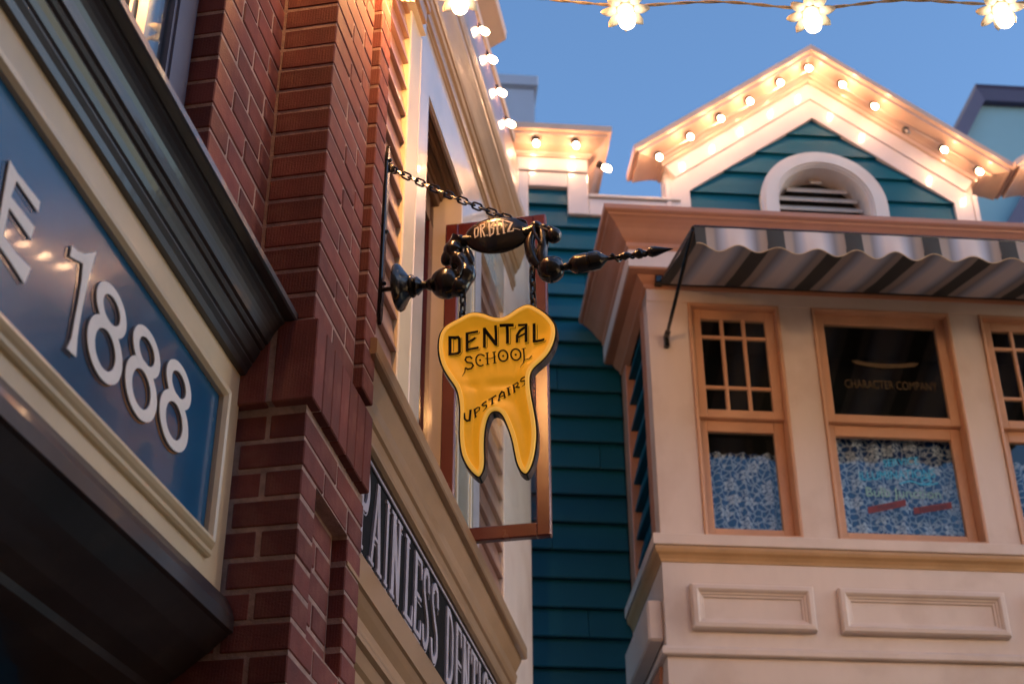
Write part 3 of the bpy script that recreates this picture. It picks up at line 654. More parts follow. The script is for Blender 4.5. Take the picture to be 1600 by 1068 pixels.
# window: opening, brown head lining, dark glass, casement leaf swung out
win = part('window', MB().box(3.868, 4.416, 1.10, 1.13, 3.66, 3.72).box(3.868, 3.93, 1.085, 1.12, 3.72, 5.05).box(4.36, 4.416, 1.085, 1.12, 3.72, 5.05), M['maroon'], den)
part('pane', MB().box(3.93, 4.36, 1.100, 1.105, 3.72, 4.90), M['glass'], win)
part('interior', MB().box(3.8, 4.5, 1.45, 1.46, 3.5, 5.2), M['dark_room'], win)
hp = [(0.984,5.05),(0.984,5.036),(0.992,5.030),(0.998,5.036),(1.012,5.036),(1.016,5.028),(1.024,5.028),(1.028,5.036),(1.05,5.036),(1.054,5.020),(1.062,5.020),(1.066,5.0),(1.085,5.0),(1.085,4.90),(1.12,4.90),(1.12,5.05)]
part('head_lining', MB().prism(hp, YZ, 3.869, 4.415), M['brown_wood'], win)
leaf = MB()
leaf.cbox(4.383, 4.412, 0.672, 0.718, 3.655, 4.893, .004).cbox(4.383, 4.412, 0.985, 1.032, 3.655, 4.893, .004)
leaf.cbox(4.384, 4.411, 0.716, 0.987, 3.655, 3.703, .004).cbox(4.384, 4.411, 0.716, 0.987, 4.835, 4.893, .004)
cs = part('casement', leaf, M['maroon'], win)
part('casement_pane', MB().box(4.395, 4.399, 0.717, 0.986, 3.702, 4.836), M['glass'], cs) if False else part('pane', MB().box(4.395, 4.399, 0.717, 0.986, 3.702, 4.836), M['glass'], win)
# sill cornice
sprof = [(1.02,3.452),(0.985,3.446),(0.975,3.446),(0.964,3.452),(0.962,3.462),(0.962,3.490),(0.966,3.494),(0.966,3.503),(0.958,3.508),(0.951,3.522),(0.946,3.545),
         (0.955,3.552),(0.948,3.566),(0.938,3.585),(0.931,3.600),(0.931,3.606),(0.914,3.606),(0.910,3.610),(0.910,3.648),(0.914,3.652),(1.02,3.660)]
part('sill_cornice', MB().prism(sprof, YZ, 3.16, 5.31), M['tan'], den)
# name board
nb = part('name_board', MB().box(3.16, 5.362, 0.9835, 1.02, 3.150, 3.444), M['sign_black'], den)
part('edge_strip', MB().cbox(3.16, 5.362, 0.976, 0.9833, 3.426, 3.434, .002), M['silver'], nb)
part('edge_strip', MB().cbox(3.16, 5.362, 0.977, 0.9833, 3.150, 3.157, .002), M['silver'], nb)
lprof = [(1.02,3.150),(0.972,3.150),(0.968,3.146),(0.968,3.072),(0.960,3.066),(0.954,3.058),(0.954,3.048),(0.962,3.044),(0.972,3.030),(0.986,3.012),(0.988,2.990),
         (0.980,2.984),(0.980,2.966),(0.970,2.960),(0.966,2.950),(0.966,2.936),(0.978,2.930),(0.990,2.905),(1.0,2.895),(1.0,2.415),(1.02,2.415)]
part('lower_moulding', MB().prism(lprof, YZ, 3.16, 5.362), M['tan'], den)
# letters of the name board
def sl(ch, x, w, z0, z1):
    H = z1-z0; tk = min(0.026, w*0.34); th = 0.014; S_ = []
    X = lambda f: x+w*f
    Zc = lambda f: z0+H*f
    st_ = lambda f0, f1=None, a=0.0, b=1.0, wd=tk: S_.append((wd, 0, [(X(f0), Zc(a)), (X(f0 if f1 is None else f1), Zc(b))]))
    bar = lambda z, a, b, wd=th: S_.append((wd, 0, [(X(a), Zc(z)), (X(b), Zc(z))]))
    ser = lambda f, z: S_.append((0.010, 0, [(X(f)-tk*0.95, Zc(z)+(0.005 if z < .5 else -0.005)), (X(f)+tk*0.95, Zc(z)+(0.005 if z < .5 else -0.005))]))
    if ch == 'I': st_(.5); ser(.5, 0); ser(.5, 1)
    if ch == 'N': st_(.16); st_(.84, wd=tk*.8); st_(.16, .84, 1, 0); ser(.16, 0); ser(.16, 1); ser(.84, 1)
    if ch == 'L': st_(.25); bar(.03, .1, .95); S_.append(((0.008, 0.02), 0, [(X(.95), Zc(.26)), (X(.9), Zc(0.02))])); ser(.25, 1); ser(.25, 0)
    if ch == 'E':
        st_(.25); bar(.03, .1, .95); bar(.97, .1, .95); bar(.50, .25, .7); ser(.72, .52)
        S_.append(((0.008, 0.02), 0, [(X(.95), Zc(.24)), (X(.9), Zc(.02))])); S_.append(((0.008, 0.02), 0, [(X(.95), Zc(.76)), (X(.9), Zc(.98))]))
    if ch == 'T':
        st_(.5); bar(.97, .0, 1.0); ser(.5, 0)
        S_.append(((0.006, 0.018), 0, [(X(.02), Zc(.78)), (X(.05), Zc(.98))])); S_.append(((0.006, 0.018), 0, [(X(.98), Zc(.78)), (X(.95), Zc(.98))]))
    if ch == 'A': st_(.12, .52, 0, 1, tk*.65); st_(.84, .52, 0, 1, tk); bar(.34, .25, .75, .010); ser(.12, 0); ser(.86, 0)
    if ch in 'PR':
        st_(.22); S_.append((tk*.8, 0, catmull([(X(.2), Zc(.96)), (X(.7), Zc(.95)), (X(.9), Zc(.8)), (X(.88), Zc(.62)), (X(.65), Zc(.5)), (X(.2), Zc(.49))], 3, False))); ser(.22, 0)
        if ch == 'R': st_(.6, .95, .5, 0, tk*.9)
    if ch == 'D':
        st_(.22); S_.append((tk*.8, 0, catmull([(X(.15), Zc(.96)), (X(.6), Zc(.94)), (X(.9), Zc(.75)), (X(.92), Zc(.5)), (X(.9), Zc(.25)), (X(.6), Zc(.06)), (X(.15), Zc(.04))], 3, False)))
    if ch == 'S':
        S_.append((tk*.78, 0, catmull([(X(.9), Zc(.74)), (X(.82), Zc(.93)), (X(.5), Zc(.98)), (X(.2), Zc(.88)), (X(.2), Zc(.70)), (X(.5), Zc(.53)), (X(.82), Zc(.36)), (X(.84), Zc(.14)), (X(.5), Zc(.02)), (X(.2), Zc(.06)), (X(.1), Zc(.25))], 3, False)))
    if ch == 'Y': st_(.5, None, 0, .5); st_(.05, .5, 1, .45, tk*.9); st_(.95, .5, 1, .45, tk*.7); ser(.5, 0)
    return S_
NBF = lambda a, b, h: (a, 0.9832-h, b)
word = [('P',3.315,.082),('A',3.425,.105),('I',3.552,.055),('N',3.632,.09),('L',3.772,.10),('E',3.875,.095),('S',3.985,.078),('S',4.09,.09),
        ('D',4.285,.10),('E',4.415,.09),('N',4.53,.095),('T',4.655,.095),('I',4.765,.05),('S',4.845,.09),('T',4.95,.09),('R',5.07,.09),('Y',5.185,.10)]
for ch, x, w in word:
    t = MB(); S_ = sl(ch, x, w, 3.174, 3.408); strokes(t, S_, NBF, 0, 0.006)
    part('letter', t, M['silver'], nb)
    t2 = MB()      # thin drop-line beside each stroke
    strokes(t2, [(0.0035, s_[1], [(p[0]+0.018, p[1]-0.011) for p in s_[2]]) for s_ in S_ if not isinstance(s_[0], tuple)], NBF, 0, 0.0015)
    part('drop_line', t2, M['silver'], nb)
# eaves cornice
eprof = [(1.02,5.288),(0.980,5.288),(0.974,5.292),(0.974,5.305),(0.966,5.312),(0.965,5.333),(0.969,5.337),(0.969,5.372),(0.960,5.380),(0.955,5.396),(0.950,5.398),(0.944,5.412),
         (0.936,5.440),(0.926,5.470),(0.917,5.492),(0.915,5.505),(0.910,5.512),(0.903,5.535),(0.900,5.550),(0.900,5.592),(1.2,5.640),(1.2,5.288)]
eprof = [(a, b) for a, b in eprof if a <= 1.02] + []
eprof = eprof[:-1] + [(0.900,5.592),(1.02,5.62)] if eprof[-1] != (1.02,5.62) else eprof
part('eaves_cornice', MB().prism([(1.02,5.300)]+eprof[1:], YZ, 1.2, 5.43), M['tan'], den)
part('eaves_bracket', MB().cbox(3.20, 3.70, 0.950, 0.980, 5.200, 5.290, .004).cbox(3.18, 3.72, 0.943, 0.98, 5.262, 5.288, .003), M['tan'], den)
part('parapet_wall', MB().box(1.2, 5.85, 1.18, 1.5, 5.5, 6.33), M['peach_matte'], den)
rprof = [(1.3,6.30),(1.175,6.30),(1.165,6.312),(1.150,6.318),(1.10,6.345),(1.062,6.375),(1.050,6.385),(1.050,6.40),(1.033,6.405),(1.030,6.44),(1.3,6.47)]
part('roof_cornice', MB().prism(rprof, YZ, 1.2, 5.80), M['peach_matte'], den)
bprof2 = [(1.3,6.66),(1.12,6.66),(1.10,6.70),(1.03,6.74),(1.012,6.75),(1.008,6.80),(1.3,6.83)]
part('roof_cornice', MB().prism(bprof2, YZ, 1.2, 5.46).box(1.2, 5.40, 1.16, 1.5, 6.32, 6.70), M['peach_matte'], den)

# ------------------------------------------------------------------ lit bulbs screwed into the cornices
def bulb_obj(fr, name, label, pos, dirv, r=0.021, group=None, lit=True, slen=0.035, bm__='bulb'):
    t = thing(name, label, 'light bulb', fr, pos, group)
    d = Vector(dirv).normalized(); p = Vector(pos)
    part('socket', MB().lathe([(-slen-0.012, 0.019), (-slen, 0.021), (-0.016, 0.016), (-0.012, 0.012)], p, d, 12), M['socket'], t)
    part('glass_bulb', MB().lathe([(-0.016, 0.010), (-0.010, 0.013), (0.004, r*.9), (0.014, r), (0.024, r*.92), (0.032, r*.6), (0.036, 0.0)], p, d, 14), M[bm__] if lit else M['dead_bulb'], t)
    return t
ordn = ['first', 'second', 'third', 'fourth', 'fifth', 'sixth', 'seventh', 'eighth', 'ninth', 'tenth']
rb = [5.62, 5.395, 5.167, 4.983, 4.759, 4.54, 4.32, 4.1]
names_rb = ['lit bulb on the left roof edge nearest the small peach cornice', 'second lit bulb up the left roof edge from the small peach cornice', 'third lit bulb up the left roof edge, below the square cornice block',
            'fourth lit bulb up the left roof edge, beside the square cornice block']
for i, x in enumerate(rb[:5]):
    bulb_obj(FL, 'cornice_bulb', names_rb[i] if i < 4 else 'lit bulb on the left roof edge at the very top of the picture', (x*.978, 1.005, 6.268), (0, -0.75, -0.65), 0.016, 'lit bulbs along the left roof edge', bm__='roof_bulb')

# ================================================================== TEAL BUILDING WITH BAY WINDOW
tb = thing('teal_building', 'teal clapboard building with pale pink bay window and a gable trimmed with lights', 'building', FR, (2.155, 6.6, 0))
TW = 6.6
part('wall', MB().box(-2.5, 6.5, 6.625, 6.8, -0.05, 6.62).box(-0.6, 0.965, 6.625, 6.8, 6.60, 6.95), M['teal'], tb)
P_ = 0.1415
sprof2 = [(6.624,0.0),(6.583,0.0),(6.581,0.006),(6.583,0.014),(6.606,P_+0.006),(6.624,P_+0.006)]
def tboard(x0, x1, z, parent=tb):
    key = ('tb', round(x0, 3), round(x1, 3))
    if key not in bcache:
        me = MB().prism(sprof2, YZ, x0, x1).mesh('siding_board', Vector((x0, 6.6, 0))); me.materials.append(M['teal']); bcache[key] = me
    o = link('siding_board', bcache[key], None, parent, (x0, 6.6+rnd.uniform(-.0015, .0015), z+rnd.uniform(-.0012, .0012)))
    o.rotation_euler = (0, rnd.uniform(-.0022, .0022), 0)
z0 = 6.579
tboard(0.50, 0.860, z0)
for k in range(1, 24):
    cut = {4: 0.94, 8: 0.78, 11: 0.98, 14: 0.74, 17: 0.9, 20: 0.81}.get(k)
    if cut:
        tboard(0.20, cut-0.0015, z0-P_*k); tboard(cut+0.0015, 1.095, z0-P_*k)
    else: tboard(0.20, 1.095, z0-P_*k) if z0-P_*k < 6.4 else tboard(0.50, 1.095, z0-P_*k)
rest = MB()
for k in range(24, 46): 
    rest.prism([(a, b+z0-P_*k) for a, b in sprof2], YZ, -0.6, 3.6)
part('lower_siding', rest, M['teal'], tb, kind='stuff')
# stepped pink trim of the parapet
for bx in ((-0.60, 0.646, 6.566, 6.625, 5.9, 6.78), (0.856, 0.966, 6.567, 6.625, 6.512, 6.78), (0.647, 0.8555, 6.5665, 6.625, 6.686, 6.78), (0.967, 1.40, 6.568, 6.625, 6.512, 6.620)):
    part('trim_board', MB().cbox(*bx, .004), M['pink_gloss'], tb)
part('parapet_frieze', MB().cbox(-0.60, 0.966, 6.556, 6.80, 6.782, 6.90, .004), M['pink_gloss'], tb)
part('parapet_cap', MB().cbox(0.967, 1.46, 6.553, 6.80, 6.6215, 6.640, .004), M['pink'], tb)
sc = [(-0.02,6.868),(0.012,6.868),(0.014,6.876),(0.020,6.880),(0.022,6.892),(0.030,6.896),(0.060,6.912),(0.088,6.944),(0.098,6.950),(0.100,6.966),(0.119,6.970),(0.121,7.006),(0.10,7.012),(-0.02,7.03)]
part('parapet_cornice', MB().sweep([(-0.6,6.556),(0.967,6.556),(0.967,7.4)], sc, XYZ), M['peach'], tb)
part('parapet_side', MB().box(0.3, 0.966, 6.80, 7.4, 6.62, 6.99), M['pink'], tb)
lab_pc = ['lit bulb at the left end of the small peach parapet cornice', 'lit bulb in the middle of the small peach parapet cornice']
bulb_obj(FR, 'cornice_bulb', lab_pc[0], (0.680, 6.455, 6.885), (0, -0.5, -0.86), 0.016, 'lit bulbs under the small parapet cornice')
bulb_obj(FR, 'cornice_bulb', lab_pc[1], (0.893, 6.455, 6.885), (0, -0.5, -0.86), 0.016, 'lit bulbs under the small parapet cornice')
bulb_obj(FR, 'cornice_bulb', 'lit bulb sticking out at the right corner of the small parapet cornice', (1.065, 6.585, 6.845), (0.9, 0, -0.5), 0.017, 'lit bulbs under the small parapet cornice')

# ---- gable
def gable(c, yw, roof_back, full=True):
    K = 0.757
    bx = lambda z: (7.258-z)/K
    # siding, cut round the arch
    za, ra = 6.646, 0.300
    zz = [6.55, 6.705, 6.856, 6.998, 7.136, 7.262]
    for i in range(5):
        a, b = zz[i], zz[i+1]
        def xin(z): return math.sqrt(max(0, ra*ra-(z-za)**2)) if z > za else ra
        n = 6; zl = [a+(b-a)*j/n for j in range(n+1)]
        xo = lambda z: min(0.745, bx(z)+0.02)
        fn = lambda p, q, h: (p, yw-0.006-0.018*(1-(q-a)/(b-a))+h, q)
        if xin(a) > 0.02 and (a < za+ra):
            for s in (-1, 1):
                poly = [(c+s*xo(z), z) for z in zl]+[(c+s*max(0.0, xin(z)), z) for z in reversed(zl)]
                t = MB().prism(poly, fn, 0, 0.02); part('siding_board', t, M['teal'], tb)
        else:
            poly = [(c-xo(z), z) for z in zl]+[(c+max(xo(z), 0.003), z) for z in reversed(zl)]
            part('siding_board', MB().prism(poly, fn, 0, 0.02), M['teal'], tb)
    part('gable_wall', MB().prism([(c-0.85,6.5),(c-0.85,6.80),(c-0.31,7.1),(c-0.31,6.5)], XZ, yw+0.02, yw+0.1).prism([(c+0.85,6.5),(c+0.85,6.80),(c+0.31,7.1),(c+0.31,6.5)], XZ, yw+0.02, yw+0.1)
         .prism([(c-0.31,7.1),(c-0.31,6.94),(c+0.31,6.94),(c+0.31,7.1),(c,7.35)], XZ, yw+0.02, yw+0.1), M['teal'], tb)
    # rake frieze boards
    pth = [(c-0.73,6.45),(c-0.73,7.258-0.73*K),(c,7.258),(c+0.73,7.258-0.73*K),(c+0.73,6.45)]
    part('rake_board', MB().sweep(pth, [(-0.004,yw+0.03),(-0.004,yw-0.034),(0.097,yw-0.034),(0.097,yw+0.03)], XZ, side=-1), M['pink_gloss'], tb)
    part('rake_board', MB().sweep([(c-0.735,7.258-0.735*K),(c,7.258),(c+0.735,7.258-0.735*K)], [(0.099,yw+0.03),(0.099,yw-0.028),(0.103,yw-0.040),(0.19,yw-0.040),(0.19,yw+0.03)], XZ, side=-1)
         .box(c-0.855, c-0.73-0.099, yw-0.0395, yw+0.03, 6.45, 6.76).box(c+0.73+0.099, c+0.855, yw-0.0395, yw+0.03, 6.45, 6.76), M['pink_gloss'], tb)
    # crown: bed mould, cove, lip
    xe = 0.86; ze = 7.258-xe*K
    cp = [(0.191,yw+0.02),(0.191,yw-0.048),(0.200,yw-0.054),(0.212,yw-0.056),(0.216,yw-0.066),(0.224,yw-0.070),(0.240,yw-0.092),(0.258,yw-0.122),(0.272,yw-0.150),(0.274,yw-0.158),(0.290,yw-0.160),(0.296,yw-0.178),(0.322,yw-0.182),(0.330,yw-0.17),(0.335,yw+0.02)]
    # one crown: level return on the left, mitre, rake, mitre, level return on the right
    rk = MB(); secs = []
    def corner(sg):
        o_ = []
        for off, y in cp:
            d = max(0.0, (yw-0.04-y))*1.35
            xx = 0.852+d
            o_.append((c+sg*xx, y, 7.258-K*xx+off/0.797))
        return o_
    lc, rc = corner(-1), corner(1)
    secs.append([(p[0], roof_back, p[2]) for p in lc]); secs.append(lc)
    secs.append([(c, y, 7.258+off/0.797) for off, y in cp])
    secs.append(rc); secs.append([(p[0], roof_back, p[2]) for p in rc])
    kk = len(cp)
    V = [p for s_ in secs for p in s_]; F = []
    for i in range(4):
        for j in range(kk):
            j2 = (j+1) % kk; F.append([i*kk+j, i*kk+j2, (i+1)*kk+j2, (i+1)*kk+j])
    rk.add(V, F)
    for i in (0, 4):
        tri = geometry.tessellate_polygon([[Vector((p[0], p[2], 0)) for p in secs[i]]])
        rk.add(secs[i], [list(t_) for t_ in tri])
    part('rake_cornice', rk, M['peach'], tb)
    part('gable_side', MB().box(c-0.853, c-0.80, yw, roof_back, 6.45, 6.88), M['pink'], tb)
    part('gable_side', MB().box(c+0.80, c+0.853, yw, roof_back, 6.45, 6.88), M['pink'], tb)
    # roof slabs
    for s in (-1, 1):
        rp = [(c,7.258+0.337/0.797),(c+s*0.9,7.258-0.9*K+0.337/0.797),(c+s*0.9,7.258-0.9*K+0.36/0.797),(c,7.258+0.36/0.797)]
        part('roof_slope', MB().prism(rp, XZ, yw+0.02, roof_back-.005), M['roof'], tb)
    # arched louvre
    def archring(r0, r1, y0, y1, n=28):
        P = [(c+r1*math.cos(math.pi*i/n), za+r1*math.sin(math.pi*i/n)) for i in range(n+1)]+[(c+r0*math.cos(math.pi*i/n), za+r0*math.sin(math.pi*i/n)) for i in range(n, -1, -1)]
        P = [(c+r1, za-0.13)]+P[:n+1]+[(c-r1, za-0.13), (c-r0, za-0.13)]+P[n+1:]+[(c+r0, za-0.13)]
        return P, y0, y1
    am = MB()
    for r0, r1, y0, y1 in ((0.256, 0.346, yw-0.055, yw+0.03), (0.268, 0.325, yw-0.066, yw-0.055), (0.247, 0.2565, yw-0.045, yw+0.12)):
        P, a, b = archring(r0, r1, y0, y1); am.prism(P, XZ, a, b)
    av = part('arched_louvre', am, M['pink'], tb)
    z = 6.56
    while z < 6.88:
        hw = 0.246 if z < za else math.sqrt(max(0.0004, 0.246**2-(z+0.02-za)**2)) if (z+0.02-za) < 0.245 else 0.03
        lv = MB().prism([(yw+0.045,z-0.006),(yw+0.050,z-0.014),(yw+0.095,z+0.038),(yw+0.090,z+0.046)], YZ, c-hw, c+hw)
        part('louvre_slat', lv, M['pink'], av)
        z += 0.062
    part('louvre_back', MB().box(c-0.3, c+0.3, yw+0.11, yw+0.13, 6.45, 6.95), M['dark_room'], av)
gable(2.24, 6.6, 6.70)
gb = [('lit bulb at the peak of the gable eaves', (2.213, 6.435, 7.505)), ('first lit bulb down the left slope from the gable peak', (2.041, 6.435, 7.388)),
      ('second lit bulb down the left slope from the gable peak', (1.858, 6.435, 7.242)), ('third lit bulb down the left slope from the gable peak', (1.686, 6.435, 7.108)),
      ('fourth lit bulb down the left slope from the gable peak', (1.510, 6.435, 6.970)), ('lowest lit bulb on the face of the left gable slope', (1.333, 6.435, 6.820)),
      ('first lit bulb down the right slope from the gable peak', (2.391, 6.435, 7.397)), ('second lit bulb down the right slope from the gable peak', (2.556, 6.435, 7.252)),
      ('next to last lit bulb down the right slope of the gable', (2.905, 6.435, 6.968)), ('last lit bulb at the foot of the right gable slope', (3.078, 6.435, 6.830))]
for lb, p in gb:
    s = -1 if p[0] < 2.22 else 1
    q = Vector(p)+Vector((0.0, 0.0, -0.005))
    bulb_obj(FR, 'cornice_bulb', lb, q, (0, -0.62, -0.78), 0.0155, 'lit bulbs along the gable eaves')
bulb_obj(FR, 'cornice_bulb', 'dead bulb between the second and next to last lit bulbs of the right gable slope', (2.728, 6.46, 7.098), (0, -0.62, -0.78), 0.012, None, lit=False)
bulb_obj(FR, 'cornice_bulb', 'lit bulb under the level return at the left foot of the gable', (1.225, 6.60, 6.572), (-0.15, -0.35, -0.93), 0.0155, 'lit bulbs along the gable eaves')

for sgn in (-1, 1):
    cpts = []
    for i in range(25):
        d_ = 0.02+0.90*i/24
        cpts.append((2.24+sgn*d_, 6.472-0.004*math.sin(i*1.7), 7.530-0.757*d_-0.006*abs(math.sin(i*0.75))))
    part('bulb_cable', MB().tube(cpts, 0.0045, 6), M['peach_matte'], tb)
# ---- second gable at the right edge
n0 = len(bpy.data.objects)
gable(4.31, 6.57, 6.68)
for i, (dx, dz) in enumerate(((-0.88, 0.168), (-0.70, 0.304), (-0.52, 0.441), (-0.34, 0.577), (-0.16, 0.713), (0.16, 0.713), (0.5, 0.456))):
    bulb_obj(FR, 'cornice_bulb', ('lowest lit bulb on the neighbouring gable cut off at the right edge' if i == 0 else
             '%s lit bulb up the neighbouring gable at the right edge' % ordn[i]), (4.31+dx, 6.40, 6.652+dz), (0, -0.62, -0.78), 0.0155, 'lit bulbs along the right hand gable')

# ---- bay: walls and posts
BX0, BX1, BY = 1.10, 3.21, 5.80
for xa, xb in ((1.10, 1.285), (1.700, 1.850), (2.488, 2.628), (3.040, 3.21)):
    part('bay_post', MB().cbox(xa, xb, BY, BY+0.10, 4.31, 5.60, .003), M['pink'], tb)
part('bay_header', MB().box(1.10, 3.21, BY-0.004, BY+0.12, 5.468, 5.66), M['pink'], tb)
part('bay_wall', MB().box(1.10, 3.21, BY, BY+0.12, 2.7, 4.312).box(1.10, 1.16, BY+0.12, 6.6, 2.7, 4.312).box(3.15, 3.21, BY+0.12, 6.6, 2.7, 4.312).box(1.10, 3.21, 5.8, 6.6, 2.62, 2.7), M['pink'], tb)
# bay sides, clapboarded between trims
for xs_, sgn in ((1.10, 1), (3.21, -1)):
    xi = xs_+sgn*0.06
    part('bay_side', MB().box(min(xi, xi+sgn*.04), max(xi, xi+sgn*.04), BY+0.10, 6.6, 4.3, 5.66), M['teal'], tb)
    part('side_trim', MB().cbox(min(xs_, xs_+sgn*.06), max(xs_, xs_+sgn*.06), BY+0.101, BY+0.20, 4.315, 5.60, .003), M['rose'], tb)
    part('side_trim', MB().cbox(min(xs_, xs_+sgn*.06), max(xs_, xs_+sgn*.06), 6.46, 6.58, 4.315, 5.60, .003), M['rose'], tb)
    for k in range(9):
        z = 4.315+k*P_
        sb = MB().prism([(xi, z), (xi-sgn*.045, z), (xi-sgn*.046, z+.01), (xi-sgn*.012, z+P_), (xi, z+P_)], lambda a, b, h: (a, h, b), BY+0.20, 6.46)
        part('siding_board', sb, M['teal'], tb)
bpath = [(1.10,6.58),(1.10,5.80),(3.21,5.80),(3.21,6.58)]
part('bay_sill', MB().sweep(bpath, [(-0.02,4.264),(0.034,4.264),(0.036,4.267),(0.036,4.309),(0.033,4.313),(-0.02,4.318)], XYZ), M['pink'], tb)
part('sill_moulding', MB().sweep(bpath, [(-0.02,4.200),(0.004,4.200),(0.007,4.212),(0.014,4.226),(0.024,4.237),(0.028,4.250),(0.028,4.262),(-0.02,4.2625)], XYZ), M['gold'], tb)
part('bay_strip', MB().sweep(bpath, [(-0.02,3.800),(0.018,3.800),(0.022,3.805),(0.022,3.826),(0.018,3.830),(0.014,3.838),(-0.02,3.842)], XYZ), M['pink'], tb)
def panel(x0, x1, z0, z1):
    pp = [(0,5.802),(0,5.775),(-0.006,5.768),(-0.022,5.766),(-0.030,5.772),(-0.033,5.780),(-0.040,5.782),(-0.043,5.788),(-0.050,5.789),(-0.054,5.7985),(-0.060,5.802)]
    p = part('raised_panel', MB().sweep([(x0,z1),(x0,z0),(x1,z0),(x1,z1)], pp, XZ, side=1, closed=True), M['pink'], tb)
    part('panel_field', MB().box(x0+0.052, x1-0.052, 5.797, 5.801, z0+0.05, z1-0.05), M['pink'], p)
panel(1.207, 1.709, 3.909, 4.099); panel(1.812, 2.503, 3.907, 4.098); panel(2.606, 3.108, 3.907, 4.098)
part('side_panel', MB().cbox(1.036, 1.099, 5.835, 6.45, 3.876, 4.048, .008), M['pink'], tb)
part('bay_bracket', MB().prism([(6.58,3.79),(5.9,3.79),(5.95,3.70),(6.1,3.55),(6.3,3.45),(6.58,3.40)], lambda a, b, h: (h, a, b), 1.085, 1.099), M['rose'], tb)
# bay cornice
bc = [(-0.03,5.585),(0.083,5.590),(0.085,5.594),(0.086,5.690),(0.094,5.703),(0.097,5.720),(0.105,5.728),(0.112,5.735),(0.122,5.748),(0.138,5.772),(0.152,5.788),(0.172,5.806),(0.183,5.812),(0.187,5.820),(0.200,5.823),(0.206,5.828),(0.208,5.850),(0.200,5.856),(-0.03,5.885)]
BYp = 5.80
corn = part('bay_cornice', MB().sweep([(1.10,6.56),(1.10,BYp),(3.21,BYp),(3.21,6.56)], bc, XYZ), M['rose'], tb)
part('bay_frieze', MB().sweep([(1.10,6.56),(1.10,BYp),(3.21,BYp),(3.21,6.56)], [(0.0862,5.597),(0.089,5.597),(0.089,5.683),(0.0862,5.683)], XYZ), M['pink'], tb)
part('bay_bed_mould', MB().sweep([(1.10,6.56),(1.10,BYp),(3.21,BYp),(3.21,6.56)], [(-0.02,5.52),(0.010,5.535),(0.014,5.55),(0.03,5.565),(0.045,5.5845),(-0.02,5.5845)], XYZ), M['rose'], tb)
part('bay_roof', MB().box(1.08, 3.23, 5.75, 6.62, 5.84, 5.875), M['roof'], tb)

# ---- sash windows
def sash(mb, x0, x1, y, z0, z1, st, rt_, rb_, th=0.03):
    c_ = .003
    mb.cbox(x0, x0+st, y, y+th, z0, z1, c_).cbox(x1-st, x1, y, y+th, z0, z1, c_)
    mb.cbox(x0+st-.001, x1-st+.001, y+.001, y+th-.001, z1-rt_, z1, c_).cbox(x0+st-.001, x1-st+.001, y+.001, y+th-.001, z0, z0+rb_, c_)
def sash_window(x0, x1, grid):
    tp = [(0,5.902),(0,5.810),(-0.010,5.806),(-0.012,5.790),(0.010,5.788),(0.014,5.797),(0.014,5.802)]
    fr_ = MB()
    fr_.sweep([(x0,5.468),(x0,4.316),(x1,4.316),(x1,5.468)], [(0.0,5.90),(0.0,5.792),(-0.006,5.790),(-0.014,5.792),(-0.016,5.80),(-0.016,5.90)], XZ, side=1, closed=True)
    w = part('window', fr_, M['sash'], tb)
    a = MB(); sash(a, x0+.015, x1-.015, 5.828, 4.900, 5.455, 0.046, 0.048, 0.040)
    part('upper_sash', a, M['sash'], w)
    b = MB(); sash(b, x0+.015, x1-.015, 5.862, 4.330, 4.935, 0.046, 0.085, 0.058)
    part('lower_sash', b, M['sash'], w)
    gx0, gx1 = x0+.061, x1-.061
    if grid:
        for fx in (0.325, 0.665):
            x = gx0+(gx1-gx0)*fx; part('muntin', MB().cbox(x-.008, x+.008, 5.832, 5.854, 4.935, 5.41, .003), M['sash'], w)
        for z in (5.055, 5.315):
            part('muntin', MB().cbox(gx0-.002, gx1+.002, 5.8335, 5.8525, z-.008, z+.008, .003), M['sash'], w)
    part('pane', MB().box(gx0-.003, gx1+.003, 5.842, 5.845, 4.935, 5.411), M['glass'], w)
    part('pane', MB().box(gx0-.003, gx1+.003, 5.875, 5.878, 4.385, 4.853), M['glass'], w)
    return w
sash_window(1.285, 1.700, True)
wc = sash_window(1.850, 2.488, False)
sash_window(2.628, 3.040, True)
part('room', MB().box(1.17, 3.14, 6.35, 6.36, 4.2, 5.7).box(1.17, 3.14, 5.96, 6.36, 5.55, 5.56).box(1.17, 3.14, 5.96, 6.36, 4.32, 4.33), M['dark_room'], tb)

# lettering on the middle window
def text_part(txt, size, cx, cz, y, mat_, parent, sx=1.0, arc_=0.0, slope=0.0, name='lettering'):
    cu = bpy.data.curves.new('txt', 'FONT'); cu.body = txt; cu.size = size; cu.align_x = 'CENTER'; cu.align_y = 'CENTER'; cu.resolution_u = 3
    to = bpy.data.objects.new('txt', cu); col.objects.link(to)
    dg = bpy.context.evaluated_depsgraph_get(); dg.update()
    me = bpy.data.meshes.new_from_object(to.evaluated_get(dg))
    bpy.data.objects.remove(to); bpy.data.curves.remove(cu)
    b = base_of(parent)
    for v in me.vertices:
        x, z = v.co.x*sx, v.co.y
        z += slope*x-arc_*x*x
        v.co = (cx+x-b.x, y-b.y, cz+z-b.z)
    me.name = name
    return link(name, me, mat_, parent)
text_part('CHARACTER COMPANY', 0.062, 2.185, 5.10, 5.8395, M['gilt'], wc, sx=0.62)
bnr = MB().prism([(2.04,5.205),(2.02,5.222),(2.045,5.225),(2.09,5.215),(2.17,5.212),(2.25,5.215),(2.30,5.225),(2.33,5.222),(2.31,5.205),(2.25,5.195),(2.17,5.188),(2.09,5.195)], XZ, 5.839, 5.8405)
part('banner', bnr, M['gilt'], wc)
text_part('SERVICE', 0.050, 2.19, 4.735, 5.8735, M['cyan'], wc, sx=0.9, slope=0.12)
